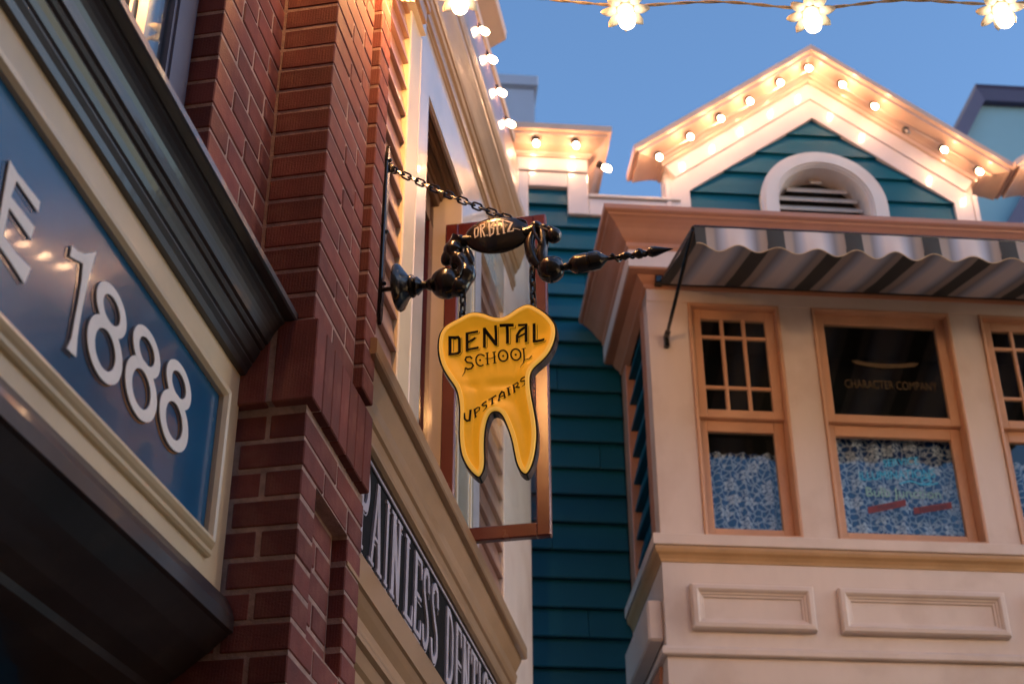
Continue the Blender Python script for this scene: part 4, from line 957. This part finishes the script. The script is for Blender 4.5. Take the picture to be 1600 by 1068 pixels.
text_part('ILLUMINATIONS', 0.060, 2.165, 4.672, 5.8735, M['cyan'], wc, sx=0.78, slope=0.08)
fl = MB(); 
ribbon(fl, catmull([(2.17,4.63),(2.22,4.645),(2.27,4.63),(2.31,4.645),(2.30,4.665),(2.27,4.655),(2.29,4.63),(2.34,4.64)], 5, False), 0.006, False, XZ, 5.873, 5.8738)
part('flourish', fl, M['cyan'], wc)
text_part('Bulb Junction', 0.066, 2.18, 4.585, 5.8735, M['mint'], wc, sx=0.95)
for cx, tx, s in ((2.10, 'Master', 0.25), (2.30, 'Electrician', 0.2)):
    p = MB().prism([(cx-.085,4.505-.085*s),(cx+.085,4.505+.085*s),(cx+.085,4.535+.085*s),(cx-.085,4.535-.085*s)], XZ, 5.8735, 5.8742)
    part('banner', p, M['banner_red'], wc)
    text_part(tx, 0.030, cx, 4.52, 5.8728, M['navy'], wc, slope=s)

# curtains hang inside, things of their own
def curtain(label, x0, x1, ztop, mat_, name='lace_curtain', y=5.93, zbot=4.34, scal=0, amp=0.011, grp=None):
    t = thing(name, label, 'curtain', FR, ((x0+x1)/2, y, zbot), grp)
    n = 72; V = []; F = []
    for i in range(n+1):
        x = x0+(x1-x0)*i/n
        yy = y+amp*math.sin(i*0.62)+amp*0.6*math.sin(i*0.27+1)
        zt = ztop; zb_ = zbot
        if scal > 0: zt += scal*abs(math.sin(math.pi*3*i/n))
        if scal < 0: zb_ -= -scal*abs(math.sin(math.pi*3*i/n))
        V += [(x, yy, zb_), (x, yy, zt)]
    for i in range(n): F.append([2*i, 2*i+2, 2*i+3, 2*i+1])
    part('cloth', MB().add(V, F, True), mat_, t, angle=80)
    return t
curtain('white patterned lace curtain in the lower left window of the bay', 1.30, 1.69, 4.78, M['lace'])
curtain('white patterned lace curtain behind the painted lettering of the middle bay window', 1.86, 2.48, 4.97, M['lace'])
curtain('white patterned lace curtain in the bay window cut off by the right edge', 2.64, 3.03, 4.78, M['lace'])

# ================================================================== AWNING
aw = thing('awning', 'striped grey and white canvas awning with wavy valance over the bay windows', 'awning', FR, (1.185, 5.8, 5.55))
AX0, AX1, AYF = 1.160, 3.09, 5.00
n = 150; V = []; F = []
rows = [(5.785,5.552,0),(5.58,5.478,.35),(5.30,5.388,.6),(5.015,5.311,.25),(5.005,5.307,0)]
for i in range(n+1):
    x = AX0+(AX1-AX0)*i/n
    for (y, z, sg) in rows:
        V.append((x, y+0.004*math.sin(x*9.1+z*30), z-sg*(0.014*math.sin(math.pi*((x-AX0)/0.320 % 1))**2+0.006*math.sin(x*5.3+y*4)+0.003*math.sin(x*23+y*11))))
k = len(rows)
for i in range(n):
    for j in range(k-1): F.append([i*k+j, (i+1)*k+j, (i+1)*k+j+1, i*k+j+1])
part('canvas', MB().add(V, F, True), M['awning'], aw, angle=60)
V = []; F = []; zs_ = 6
def scallop(x):
    t_ = ((x-1.332)/0.160) % 1.0
    return (0.013+0.003*math.sin(x*7.3))*math.cos(2*math.pi*t_)
for i in range(n+1):
    x = AX0+(AX1-AX0)*i/n
    zbm = 5.202+scallop(x)
    for j in range(zs_+1):
        f = j/zs_
        V.append((x, 5.003-0.006*f*math.cos(2*math.pi*(x-1.332)/0.160)-0.004*f, 5.308+(zbm-5.308)*f))
for i in range(n):
    for j in range(zs_): F.append([i*(zs_+1)+j, (i+1)*(zs_+1)+j, (i+1)*(zs_+1)+j+1, i*(zs_+1)+j+1])
part('valance', MB().add(V, F, True), M['awning'], aw, angle=60)
part('valance_braid', MB().tube([(AX0+(AX1-AX0)*i/n, 4.996-0.006*math.cos(2*math.pi*(AX0+(AX1-AX0)*i/n-1.332)/0.160), 5.202+scallop(AX0+(AX1-AX0)*i/n)) for i in range(n+1)], 0.0022, 5), M['cable'], aw)
for xa in (1.156, 3.094):
    arm = part('drop_arm', MB().tube([(xa, 5.01, 5.298), (xa+0.018, 5.765, 5.265)], 0.0085, 8).tube([(xa+.018, 5.735, 5.268), (xa+.019, 5.782, 5.262)], 0.013, 8), M['black_iron'], aw)
    part('arm_foot', MB().cbox(xa+.008, xa+.030, 5.770, 5.7995, 5.218, 5.285, .003), M['black_iron'], arm)
    part('side_rail', MB().tube([(xa, 5.005, 5.304), (xa+.008, 5.77, 5.556)], 0.007, 8), M['black_iron'], aw)
    part('wall_bracket', MB().cbox(xa-.020, xa+.016, 5.745, 5.7955, 5.540, 5.580, .004).cbox(xa-.006, xa+.006, 5.76, 5.79, 5.575, 5.615, .002), M['black_iron'], aw)
for i in range(6):
    xs_ = AX0+0.291+0.320*i
    part('canvas_seam', MB().tube([(xs_, y, z+0.0012) for y, z, sg in rows[:-1]]+[(xs_, 4.999, 5.300), (xs_, 4.995, 5.225)], 0.0016, 5), M['offwhite_dull'], aw)
part('front_bar', MB().tube([(AX0, 5.010, 5.309), (AX1, 5.010, 5.309)], 0.009, 8), M['black_iron'], aw)
part('roller', MB().tube([(AX0, 5.772, 5.556), (AX1, 5.772, 5.556)], 0.014, 10), M['black_iron'], aw)

# ================================================================== FAR BUILDINGS
lt = thing('rooftop_tower', 'pale lilac boxy tower with flat cap far behind the small parapet cornice', 'tower', FR, (0.6, 9.0, 0))
part('tower_wall', MB().box(0.10, 0.94, 9.0, 9.9, 0, 9.49), M['lilac'], lt)
part('cap', MB().cbox(0.07, 0.966, 8.97, 9.93, 9.498, 9.60, .006).cbox(0.085, 0.95, 8.985, 9.915, 9.485, 9.4985, .004), M['lilac'], lt)
part('corner_batten', MB().box(0.62, 0.64, 8.992, 9.0, 0, 9.48), M['lilac'], lt)
rbd = thing('hipped_roof_building', 'pale teal building with sloping dark plum roof trim behind the right side of the gable', 'building', FR, (5.2, 10.0, 0))
wallp = [(3.2,0),(8.0,0),(8.0,10.50),(4.92,10.50),(4.10,9.10),(3.2,7.6)]
part('end_wall', MB().prism(wallp, XZ, 10.0, 11.5), M['paleteal'], rbd)
part('roof_trim', MB().sweep([(3.2,7.42),(4.895,10.505),(8.1,10.505)], [(-0.06,9.93),(0.05,9.90),(0.075,9.88),(0.075,11.6),(-0.06,11.6)], XZ, side=-1), M['plum'], rbd)
part('lower_trim', MB().sweep([(4.62,8.6),(5.35,9.75)], [(-0.06,9.95),(0.06,9.92),(0.06,10.0),(-0.06,10.0)], XZ, side=-1), M['plum'], rbd)

# ================================================================== SIGN BRACKET (wrought arm in the form of a dentist's drill)
UB = 3.33
br = thing('sign_bracket', 'black wrought iron sign arm shaped like a jointed dentist drill with an oval name plate', 'sign bracket', FL, (UB, 0.95, 3.8))
SK = 1.0122
def A(t_, z): return (UB, -t_*SK, 1.6+(z-1.6)*SK)
def Ad(t_, z, dx): p = A(t_, z); return (p[0]+dx, p[1], p[2])
# wall bar
wb = part('wall_plate', MB().cbox(UB-.012, UB+.014, 0.950, 0.962, 3.86, 4.34, .003).prism([(UB-.012,3.86),(UB+.014,3.86),(UB+.012,3.825),(UB+.001,3.80),(UB-.010,3.825)], lambda a, b, h: (a, h, b), 0.951, 0.961)
          .prism([(UB-.012,4.34),(UB+.014,4.34),(UB+.010,4.37),(UB+.001,4.40),(UB-.008,4.37)], lambda a, b, h: (a, h, b), 0.951, 0.961), M['black_iron'], br)
for zb2 in (3.93, 4.10, 4.345):
    part('bolt', MB().ell((UB+.001, 0.947, zb2), .006, .005, .006, 10, 6), M['black_iron'], wb)
for zb2 in (3.87, 4.30):
    part('standoff', MB().box(UB-.008, UB+.010, 0.96, 0.99, zb2-.01, zb2+.01), M['black_iron'], wb)
ax = (0, -1, 0)
p0 = A(-0.945, 3.882)
arm = MB()
arm.tube([A(-.945,3.882), A(-.90,3.882)], .0065, 10)
part('stub_rod', arm, M['black_iron'], br)
bell = MB().lathe([(0,.010),(.006,.045),(.012,.062),(.018,.0655),(.026,.062),(.034,.050),(.044,.034),(.050,.030),(.054,.032),(.060,.030),(.064,.018),(.066,.0)], A(-.915,3.883), ax, 28)
part('bell_disc', bell, M['black_iron'], br)
nk = MB().lathe([(0,.016),(.010,.024),(.016,.026),(.022,.020),(.030,.012),(.040,.011),(.046,.016),(.056,.0185),(.066,.015),(.074,.010),(.085,.010)], A(-.862,3.882), ax, 20)
part('turned_neck', nk, M['black_iron'], br)
part('ball', MB().ell(A(-.770,3.881), .040, .043, .044, 22, 14), M['black_iron'], br)
el = MB()
el.tube(catmull([A(-.76,3.862), A(-.735,3.868), A(-.722,3.885), A(-.717,3.910), A(-.727,3.935), A(-.744,3.955), A(-.752,3.975), A(-.746,3.998), A(-.735,4.012)], 5, False),
        [.022+.006*math.sin(i*0.35)**2 for i in range(41)], 14)
el.ell(A(-.763,3.965), .020, .020, .030, 14, 10, Matrix.Rotation(.5, 3, 'X'))
el.ell(A(-.708,3.955), .014, .013, .034, 14, 10, Matrix.Rotation(-.25, 3, 'X'))
el.ell(A(-.737,4.012), .017, .019, .018, 14, 10)
el.ell(A(-.716,4.015), .012, .014, .012, 12, 8)
el.tube(catmull([Ad(-.73,3.885,-.026), Ad(-.722,3.915,-.028), Ad(-.735,3.945,-.024)], 5, False), .006, 8)
part('elbow_joint', el, M['black_iron'], br)
# oval plate
npc = A(-.6335, 4.017)
pl = MB().ell(npc, 0.020, .088*SK, .058*SK, 36, 18)
pl.tube([A(-.735,4.013), A(-.70,4.011)], .013, 12).tube([A(-.562,4.012), A(-.53,4.022)], .016, 12)
plate = part('name_plate', pl, M['black_iron'], br)
def plate_fn(a, b, h):
    dy = (-a-npc[1])/(.088*SK); dz = (b-npc[2])/(.058*SK)
    q = max(0.0, 1-dy*dy-dz*dz)
    return (npc[0]-.020*math.sqrt(q)-0.0006-h, -a, b)
def densify(data):
    out = []
    for st_ in data:
        if st_[0] == 'dot': out.append(st_); continue
        P = []; pts = st_[2]; nn = len(pts)
        rngx = range(nn) if st_[1] else range(nn-1)
        for i in rngx:
            a, b = pts[i], pts[(i+1) % nn]
            for kk in range(3): P.append((a[0]+(b[0]-a[0])*kk/3, a[1]+(b[1]-a[1])*kk/3))
        if not st_[1]: P.append(pts[-1])
        out.append((st_[0], st_[1], P))
    return out
DRB = [(st_[0], st_[1], (st_[2][0], st_[2][1]-.005)) if st_[0] == 'dot' else (st_[0], st_[1], [(a, b-.005) for a, b in st_[2]]) for st_ in DRBITZ]
t = MB(); strokes(t, densify(DRB), plate_fn, 0.0, 0.0016); part('lettering', t, M['offwhite'], plate)
rj = MB()
rj.ell(A(-.530,4.030), .018, .017, .016, 14, 10).ell(A(-.508,4.024), .012, .013, .012, 12, 8)
rj.tube(catmull([A(-.53,4.028), A(-.505,4.014), A(-.485,4.0)], 5, False), .011, 10)
rj.ell(A(-.483,3.996), .020, .021, .023, 16, 10).ell(A(-.492,4.016), .014, .012, .010, 12, 8)
rj.tube(catmull([A(-.535,4.02), A(-.547,3.985), A(-.545,3.95), A(-.535,3.92), A(-.52,3.90)], 5, False), [.010+.006*math.sin(math.pi*i/20) for i in range(21)], 12)
rj.tube(catmull([A(-.515,4.015), A(-.512,3.975), A(-.517,3.94), A(-.51,3.91), A(-.50,3.895)], 5, False), [.011+.005*math.sin(math.pi*i/20) for i in range(21)], 12)
rj.tube(catmull([Ad(-.535,4.02,-.016), Ad(-.528,3.985,-.022), Ad(-.515,3.965,-.020)], 5, False), .004, 8)
rj.ell(A(-.540,3.928), .016, .014, .018, 12, 8)
part('elbow_joint', rj, M['black_iron'], br)
part('ball', MB().ell(A(-.493,3.889), .036, .036, .036, 22, 14).ell(A(-.487,3.912), .024, .026, .012, 16, 8), M['black_iron'], br)
dax = (Vector(A(-.345,3.906))-Vector(A(-.458,3.893))).normalized()
part('drill_handpiece', MB().lathe([(0,.008),(.010,.011),(.016,.010),(.022,.017),(.032,.024),(.040,.0255),(.066,.0265),(.068,.0245),(.071,.0245),(.073,.0265),(.096,.0255),(.106,.018),(.114,.010),(.120,.006)], A(-.462,3.892), dax, 14), M['black_iron'], br)
d2 = (Vector(A(-.174,3.914))-Vector(A(-.345,3.905))).normalized()
bit = MB().lathe([(0,.0055),(.030,.005),(.036,.008),(.046,.0115),(.056,.008),(.064,.004),(.070,.007),(.080,.0135),(.089,.013),(.097,.007),(.102,.005),(.108,.011),(.116,.0145),(.126,.0135),(.150,.0065),(.172,.0008)], A(-.345,3.9045), d2, 10)
tp = []
for i in range(60):
    s_ = i/59*.105; an = s_*180
    q = Vector(A(-.345,3.9045))+d2*s_; rr = .004+.0075*abs(math.sin(s_*58))
    tp.append((q.x+rr*math.cos(an), q.y, q.z+rr*math.sin(an)))
bit.tube(tp, .0035, 6)
part('drill_bit', bit, M['black_iron'], br)
# chains
def link_mesh(Lk, wd, r):
    P = []
    for i in range(20):
        a = 2*math.pi*i/20
        x = wd/2*math.cos(a); z = wd/2*math.sin(a)
        z += (Lk-wd)/2 if math.sin(a) >= 0 else -(Lk-wd)/2
        P.append((x, 0, z))
    V = []; F = []; n_ = len(P)
    for i in range(n_):
        p = Vector(P[i]); tn = (Vector(P[(i+1) % n_])-Vector(P[i-1])).normalized(); b_ = Vector((0, 1, 0)); c_ = tn.cross(b_)
        for j in range(6):
            an = 2*math.pi*j/6; V.append(p+(b_*math.cos(an)+c_*math.sin(an))*r)
    for i in range(n_):
        i2 = (i+1) % n_
        for j in range(6):
            j2 = (j+1) % 6; F.append([i*6+j, i*6+j2, i2*6+j2, i2*6+j])
    me = MB().add(V, F, True).mesh('link'); me.materials.append(M['black_iron']); return me
def chain(name, p, q, pitch, wd, r, parent, sag=0.0):
    p, q = Vector(p), Vector(q); L_ = (q-p).length; n_ = max(2, round(L_/pitch)); pitch = L_/n_
    root = part(name, MB().ell(p, r*2.0, r*2.0, r*2.0, 10, 6), M['black_iron'], parent)
    me = link_mesh(pitch+r*2.6, wd, r)
    d = (q-p).normalized()
    rot0 = d.to_track_quat('Z', 'X').to_matrix()
    for i in range(n_):
        f = (i+.5)/n_
        c_ = p.lerp(q, f); c_.z -= sag*4*f*(1-f)
        tl = Vector((0, 0, -sag*4*(1-2*f)/L_))
        dd = (d+tl).normalized(); rm = dd.to_track_quat('Z', 'X').to_matrix()
        o = link('link', me, None, root, c_)
        o.rotation_euler = (rm @ Matrix.Rotation(R(90)*(i % 2)+R(38), 3, 'Z')).to_euler()
chain('stay_chain', A(-.938,4.286), A(-.560,4.043), .0245, .017, .0030, br, .008)
part('chain_hook', MB().tube(catmull([(UB,.955,4.318),(UB-.004,.945,4.325),(UB-.004,.938,4.312),(UB,.942,4.298)], 5, False), .006, 8).ell(A(-.941,4.290), .010, .012, .014, 10, 8), M['black_iron'], br)
chain('hanging_chain', A(-.723,3.862), (UB, .7335, 3.785), .0235, .015, .0032, br)
chain('hanging_chain', A(-.542,3.900), (UB, .5460, 3.800), .0235, .015, .0032, br)

# ================================================================== TOOTH SIGN
ts = thing('tooth_sign', 'yellow tooth shaped hanging sign with black lettering for a dental school', 'hanging sign', FL, (UB, 0.63, 3.31))
OUT = catmull(TOOTH, 4)
area = sum(OUT[i].x*OUT[(i+1) % len(OUT)].y-OUT[(i+1) % len(OUT)].x*OUT[i].y for i in range(len(OUT)))
if area < 0: OUT.reverse()
def inset(P, d):
    n_ = len(P); o_ = []
    for i in range(n_):
        tn = (P[(i+2) % n_]-P[i-2]).normalized(); nn = Vector((-tn.y, tn.x))
        o_.append(P[i]+nn*d)
    for _ in range(2):
        o_ = [(o_[i-1]+o_[i]*2+o_[(i+1) % n_])/4 for i in range(n_)]
    return o_
SF = lambda a, b, h: (UB+h, -a, b)
XF = -0.016
L0, L1, L2, L3 = OUT, inset(OUT, .0042), inset(OUT, .0048), inset(OUT, .0150)
bk = MB().prism([tuple(p) for p in OUT], SF, XF+.0245, 0.018)
Lr = inset(OUT, .0145); V = []; F = []; n_ = len(OUT)
for (Lp, h) in ((OUT, XF+.0245), (OUT, XF+.004), (Lr, XF+.004), (Lr, XF+.0245)): V += [SF(p.x, p.y, h) for p in Lp]
for k in range(3):
    for i in range(n_):
        j = (i+1) % n_; F.append([k*n_+i, k*n_+j, (k+1)*n_+j, (k+1)*n_+i])
part('backing', bk.add(V, F), M['black_paint'], ts)
# raised rim
V = []; F = []; n_ = len(OUT)
L1b = inset(OUT, .0058); L2b = inset(OUT, .0138)
for (Lp, h) in ((L1, XF+.0045), (L1b, XF-.003), (L2b, XF-.003), (L3, XF+.001)):
    V += [SF(p.x, p.y, h) for p in Lp]
for k in range(3):
    for i in range(n_):
        j = (i+1) % n_; F.append([k*n_+i, k*n_+j, (k+1)*n_+j, (k+1)*n_+i])
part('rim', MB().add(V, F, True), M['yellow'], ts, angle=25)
# dished face
def dist_poly(p, P):
    m_ = 9
    for i in range(len(P)):
        a = P[i-1]; b = P[i]; ab = b-a; tt = max(0, min(1, (p-a).dot(ab)/max(ab.length_squared, 1e-12)))
        m_ = min(m_, (a+ab*tt-p).length)
    return m_
def inside(p, P):
    c_ = False; j = len(P)-1
    for i in range(len(P)):
        if (P[i].y > p.y) != (P[j].y > p.y) and p.x < (P[j].x-P[i].x)*(p.y-P[i].y)/(P[j].y-P[i].y)+P[i].x: c_ = not c_
        j = i
    return c_
E0 = inset(OUT, .0148)
def dish(p):
    d = dist_poly(p, E0) if inside(p, E0) else 0.0
    s = min(1, d/.034); dep = .0105*(s*s*(3-2*s))
    # belly between crown and roots
    cx = -0.66
    dep += .0045*math.exp(-((p.y-3.583)/.012)**2)*min(1, abs(p.x-cx+.02)/.03)*min(1, d/.02)
    return dep
pts = list(E0[::2]); nb_ = len(pts)
x0_, x1_ = min(p.x for p in E0), max(p.x for p in E0); y0_, y1_ = min(p.y for p in E0), max(p.y for p in E0)
yy = y0_; r_ = 0
while yy < y1_:
    xx = x0_+(.0035 if r_ % 2 else 0)
    while xx < x1_:
        p = Vector((xx, yy))
        if inside(p, E0) and dist_poly(p, E0) > .0045: pts.append(p)
        xx += .007
    yy += .0062; r_ += 1
edges = [(i, (i+1) % nb_) for i in range(nb_)]
dv, de, df, *_ = geometry.delaunay_2d_cdt([Vector((p.x, p.y)) for p in pts], edges, [list(range(nb_))], 1, 1e-6)
fm = MB().add([SF(p.x, p.y, XF+.0012+dish(Vector((p.x, p.y)))) for p in dv], [list(f) for f in df], True)
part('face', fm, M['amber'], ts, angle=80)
def face_fn(a, b, h): return (UB+XF+.0012+dish(Vector((a, b)))-.0022-h, -a, b)
for nm, dat in (('DENTAL', DENTAL), ('SCHOOL', SCHOOL), ('UPSTAIRS', UPSTAIRS)):
    t = MB(); strokes(t, densify(dat), face_fn, 0, 0.0014); part('lettering', t, M['sign_black'], ts)
for a, b in ((.7335, 3.785), (.5460, 3.800)):
    part('hanger_eye', MB().tube([(UB, a+.007*math.cos(i*math.pi/6), b-.004+.010*math.sin(i*math.pi/6)) for i in range(13)], .0026, 6), M['black_iron'], ts)


# ================================================================== THE OTHER SIDES OF THE STREET (unseen; added to cut the low sky and reflect)
M['fill_glow'] = emit('fill_light_pane', (1.0, 0.62, 0.30), 1.1)  # glowing panes added out of view as warm fill on the facades
def street_row(name, label, fr, x0, x1, yf, depth, h, wallm, lit, face=1):
    t = thing(name, label, 'building', fr, ((x0+x1)/2, yf, 0))
    ya, yb = (yf, yf+depth*face)
    part('wall', MB().box(x0, x1, min(ya, yb), max(ya, yb), -0.05, h), wallm, t)
    f = face
    part('cornice', MB().prism([(yf+.02*f, h-.45), (yf-.10*f, h-.42), (yf-.14*f, h-.2), (yf-.32*f, h-.05), (yf-.34*f, h+.08), (yf+.1*f, h+.12)], YZ, x0, x1), M['peach'], t)
    part('belt_course', MB().prism([(yf+.02*f, 3.1), (yf-.12*f, 3.12), (yf-.18*f, 3.3), (yf+.02*f, 3.36)], YZ, x0, x1), M['cream'], t)
    n_ = max(2, int((x1-x0)/2.1)); w = (x1-x0)/n_
    for i in range(n_):
        cx = x0+w*(i+.5)
        for (z0_, z1_, hw, mt) in ((0.7, 2.7, .80, M['fill_glow'] if lit else M['glass']), (4.0, 5.7, .48, M['glass'])):
            wv_ = MB().sweep([(cx-hw, z1_), (cx-hw, z0_), (cx+hw, z0_), (cx+hw, z1_)], [(0, yf+.05*f), (0, yf-.05*f), (.10, yf-.05*f), (.10, yf+.05*f)], XZ, side=1, closed=True)
            wv_.box(cx-.03, cx+.03, min(yf, yf-.03*f), max(yf, yf-.03*f), z0_, z1_).box(cx-hw, cx+hw, min(yf, yf-.028*f), max(yf, yf-.028*f), (z0_+z1_)/2-.03, (z0_+z1_)/2+.03)
            wo = part('window', wv_, M['cream'], t)
            part('pane', MB().box(cx-hw, cx+hw, min(yf-.012*f, yf-.006*f), max(yf-.012*f, yf-.006*f), z0_, z1_), mt, wo)
    return t
street_row('unseen_building', 'cream shop building on the opposite side of the street, unseen, added for shade and warm fill', FL, -5.0, 4.6, -6.2, 3, 6.6, M['pink'], True, -1)
street_row('unseen_building', 'unseen tan shop building added behind the viewpoint to block the low sky', Frame(R(-10.26)), -2.2, 7.0, -3.2, -3, 7.6, M['tan'], False, -1)
part('left_row_wall', MB().box(-6, 0.2, 1.2, 4, 0, 7.8), M['tan'], shop)
# ================================================================== STRING LIGHTS overhead
Y0 = 3.3
pb = [(-0.147, Y0, 4.818), (0.330, Y0, 4.758), (0.860, Y0, 4.742), (1.406, Y0, 4.757)]
more = [(-0.62, Y0-.15, 4.98), (1.95, Y0, 4.79), (2.5, Y0, 4.85)]
cb = thing('light_string', 'cream twin cable strung across the top of the picture carrying the flower bulbs', 'string light cable', FW, (0.36, Y0, 4.8), 'strings of lights over the street')
def cable_pts():
    ks = [(-0.36, 2.62, 5.16), (-0.235, 3.20, 5.03), (-0.345, Y0-.12, 4.90), (-0.335, Y0-.03, 4.815), (-0.285, Y0, 4.812), (-0.25, Y0, 4.85), (-0.147, Y0, 4.850), (0.09, Y0, 4.818), (0.330, Y0, 4.790), (0.60, Y0, 4.803),
          (0.860, Y0, 4.776), (1.13, Y0, 4.806), (1.406, Y0, 4.790), (1.68, Y0, 4.820), (1.95, Y0, 4.825), (2.5, Y0, 4.89), (3.05, Y0, 4.93), (3.6, Y0, 4.97), (4.4, Y0, 5.1)]
    return [Vector(p) for p in catmull3(ks, 14)]
def catmull3(P, sub):
    n_ = len(P); o_ = []
    P = [Vector(p) for p in P]
    for i in range(n_-1):
        p0, p1, p2, p3 = P[max(i-1, 0)], P[i], P[i+1], P[min(i+2, n_-1)]
        for k in range(sub):
            t_ = k/sub
            o_.append(0.5*((2*p1)+(-p0+p2)*t_+(2*p0-5*p1+4*p2-p3)*t_*t_+(-p0+3*p1-3*p2+p3)*t_**3))
    o_.append(P[-1]); return o_
cp_ = cable_pts()
for ph in (0, math.pi):
    tw = MB(); 
    tw.tube([p+Vector((0, 0.0026*math.cos(i*.8+ph), 0.0026*math.sin(i*.8+ph))) for i, p in enumerate(cp_)], .0025, 7)
    part('twisted_wire', tw, M['cable'], cb)
def flower(pos, label, tilt=(0, 0), bm__='string_bulb'):
    t = thing('flower_bulb', label, 'string light', FW, pos, 'flower shaped bulbs on the overhead string')
    p = Vector(pos)
    d = Vector((tilt[0], tilt[1], -1)).normalized()
    rot = d.to_track_quat('Z', 'Y').to_matrix()
    part('socket', MB().lathe([(-.070,.012),(-.062,.019),(-.030,.021),(-.024,.025),(-.018,.025),(-.016,.018)], p, d, 16), M['petal'], t)
    part('glass_bulb', MB().lathe([(-.028,.016),(-.008,.020),(.016,.0245),(.034,.0255),(.050,.0225),(.060,.0155),(.066,.007),(.0675,0)], p, d, 18), M[bm__], t)
    npet = 8
    base_me = None
    for i in range(npet):
        an = 2*math.pi*i/npet+.2
        pv_ = MB(); V = []; F = []
        nu, nv = 7, 5
        for a in range(nu+1):
            u_ = a/nu; rr = .020+.050*u_; wv_ = .0155*math.sin(math.pi*min(.97, .22+.72*u_))**.8
            if u_ > .85: wv_ *= math.sqrt(max(0.05, 1-((u_-.85)/.16)**2))
            zz_ = -.022+.012*math.sin(u_*2.2)
            for b in range(nv+1):
                v_ = b/nv*2-1
                q = Vector((rr, wv_*v_, zz_-.006*v_*v_))
                q = Matrix.Rotation(an, 3, 'Z') @ q
                V.append(p+rot @ q)
        for a in range(nu):
            for b in range(nv): F.append([a*(nv+1)+b, (a+1)*(nv+1)+b, (a+1)*(nv+1)+b+1, a*(nv+1)+b+1])
        pv_.add(V, F, True)
        V2 = [q-(rot @ Vector((0, 0, .0035))) for q in V]
        pv_.add(V2, [list(reversed(f)) for f in F], True)
        part('petal', pv_, M['petal'], t, angle=70)
    return t
flower(pb[0], 'glowing flower bulb overhead in front of the tan eaves, cropped by the top edge', (.05, -.25))
flower(pb[1], 'glowing flower bulb overhead in the open sky left of the gable', (.03, -.25))
flower(pb[2], 'glowing flower bulb overhead directly above the gable peak', (-.02, -.25))
flower(pb[3], 'glowing flower bulb overhead at the top right corner', (.02, -.25))
flower((-0.235, 3.20, 4.90), 'glowing flower bulb beside the top of the brick pier just above the picture', (.1, -.1), 'pier_bulb')
flower((-0.36, 2.62, 5.10), 'glowing flower bulb high beside the upper brick step above the picture', (.1, -.1), 'pier_bulb')
flower((1.95, Y0, 4.79), 'glowing flower bulb on the string just beyond the right edge of the picture', (0, -.2), 'far_bulb')
for i, x in enumerate((2.5, 3.05, 3.6)):
    flower((x, Y0, 4.85+.04*i), '%s glowing flower bulb on the string beyond the right edge of the picture' % ordn[i+1], (0, -.2), 'far_bulb')

# unseen extra bulb strings above the frame, added as warm fill
def fill_string(y, z, xs_, lab):
    t = thing('light_string', lab, 'string light cable', FW, ((xs_[0]+xs_[-1])/2, y, z), 'strings of lights over the street')
    pts_ = [Vector((xs_[0]-.4+(xs_[-1]-xs_[0]+.8)*i/40, y, z+.12*((i/20-1)**2))) for i in range(41)]
    part('twisted_wire', MB().tube(pts_, .005, 6), M['cable'], t)
    for i, x in enumerate(xs_):
        u_ = (x-(xs_[0]-.4))/(xs_[-1]-xs_[0]+.8); zz_ = z+.12*((2*u_-1)**2)-.06
        part('bulb', MB().lathe([(-.045,.018),(-.020,.019),(.010,.0245),(.034,.0255),(.050,.0225),(.066,.007),(.0675,0)], (x, y, zz_), (0, 0, -1), 12), M['string_bulb'], t)
fill_string(2.6, 4.85, [0.35, 0.95, 1.55, 2.15, 2.75, 3.35], 'unseen added string of warm fill bulbs, nearest above the viewpoint')

fill_string(4.2, 6.35, [0.7, 1.25, 1.8, 2.35, 2.9, 3.45, 4.0], 'unseen added string of warm fill bulbs, high in front of the gable above the picture')
scn.render.engine = 'CYCLES'
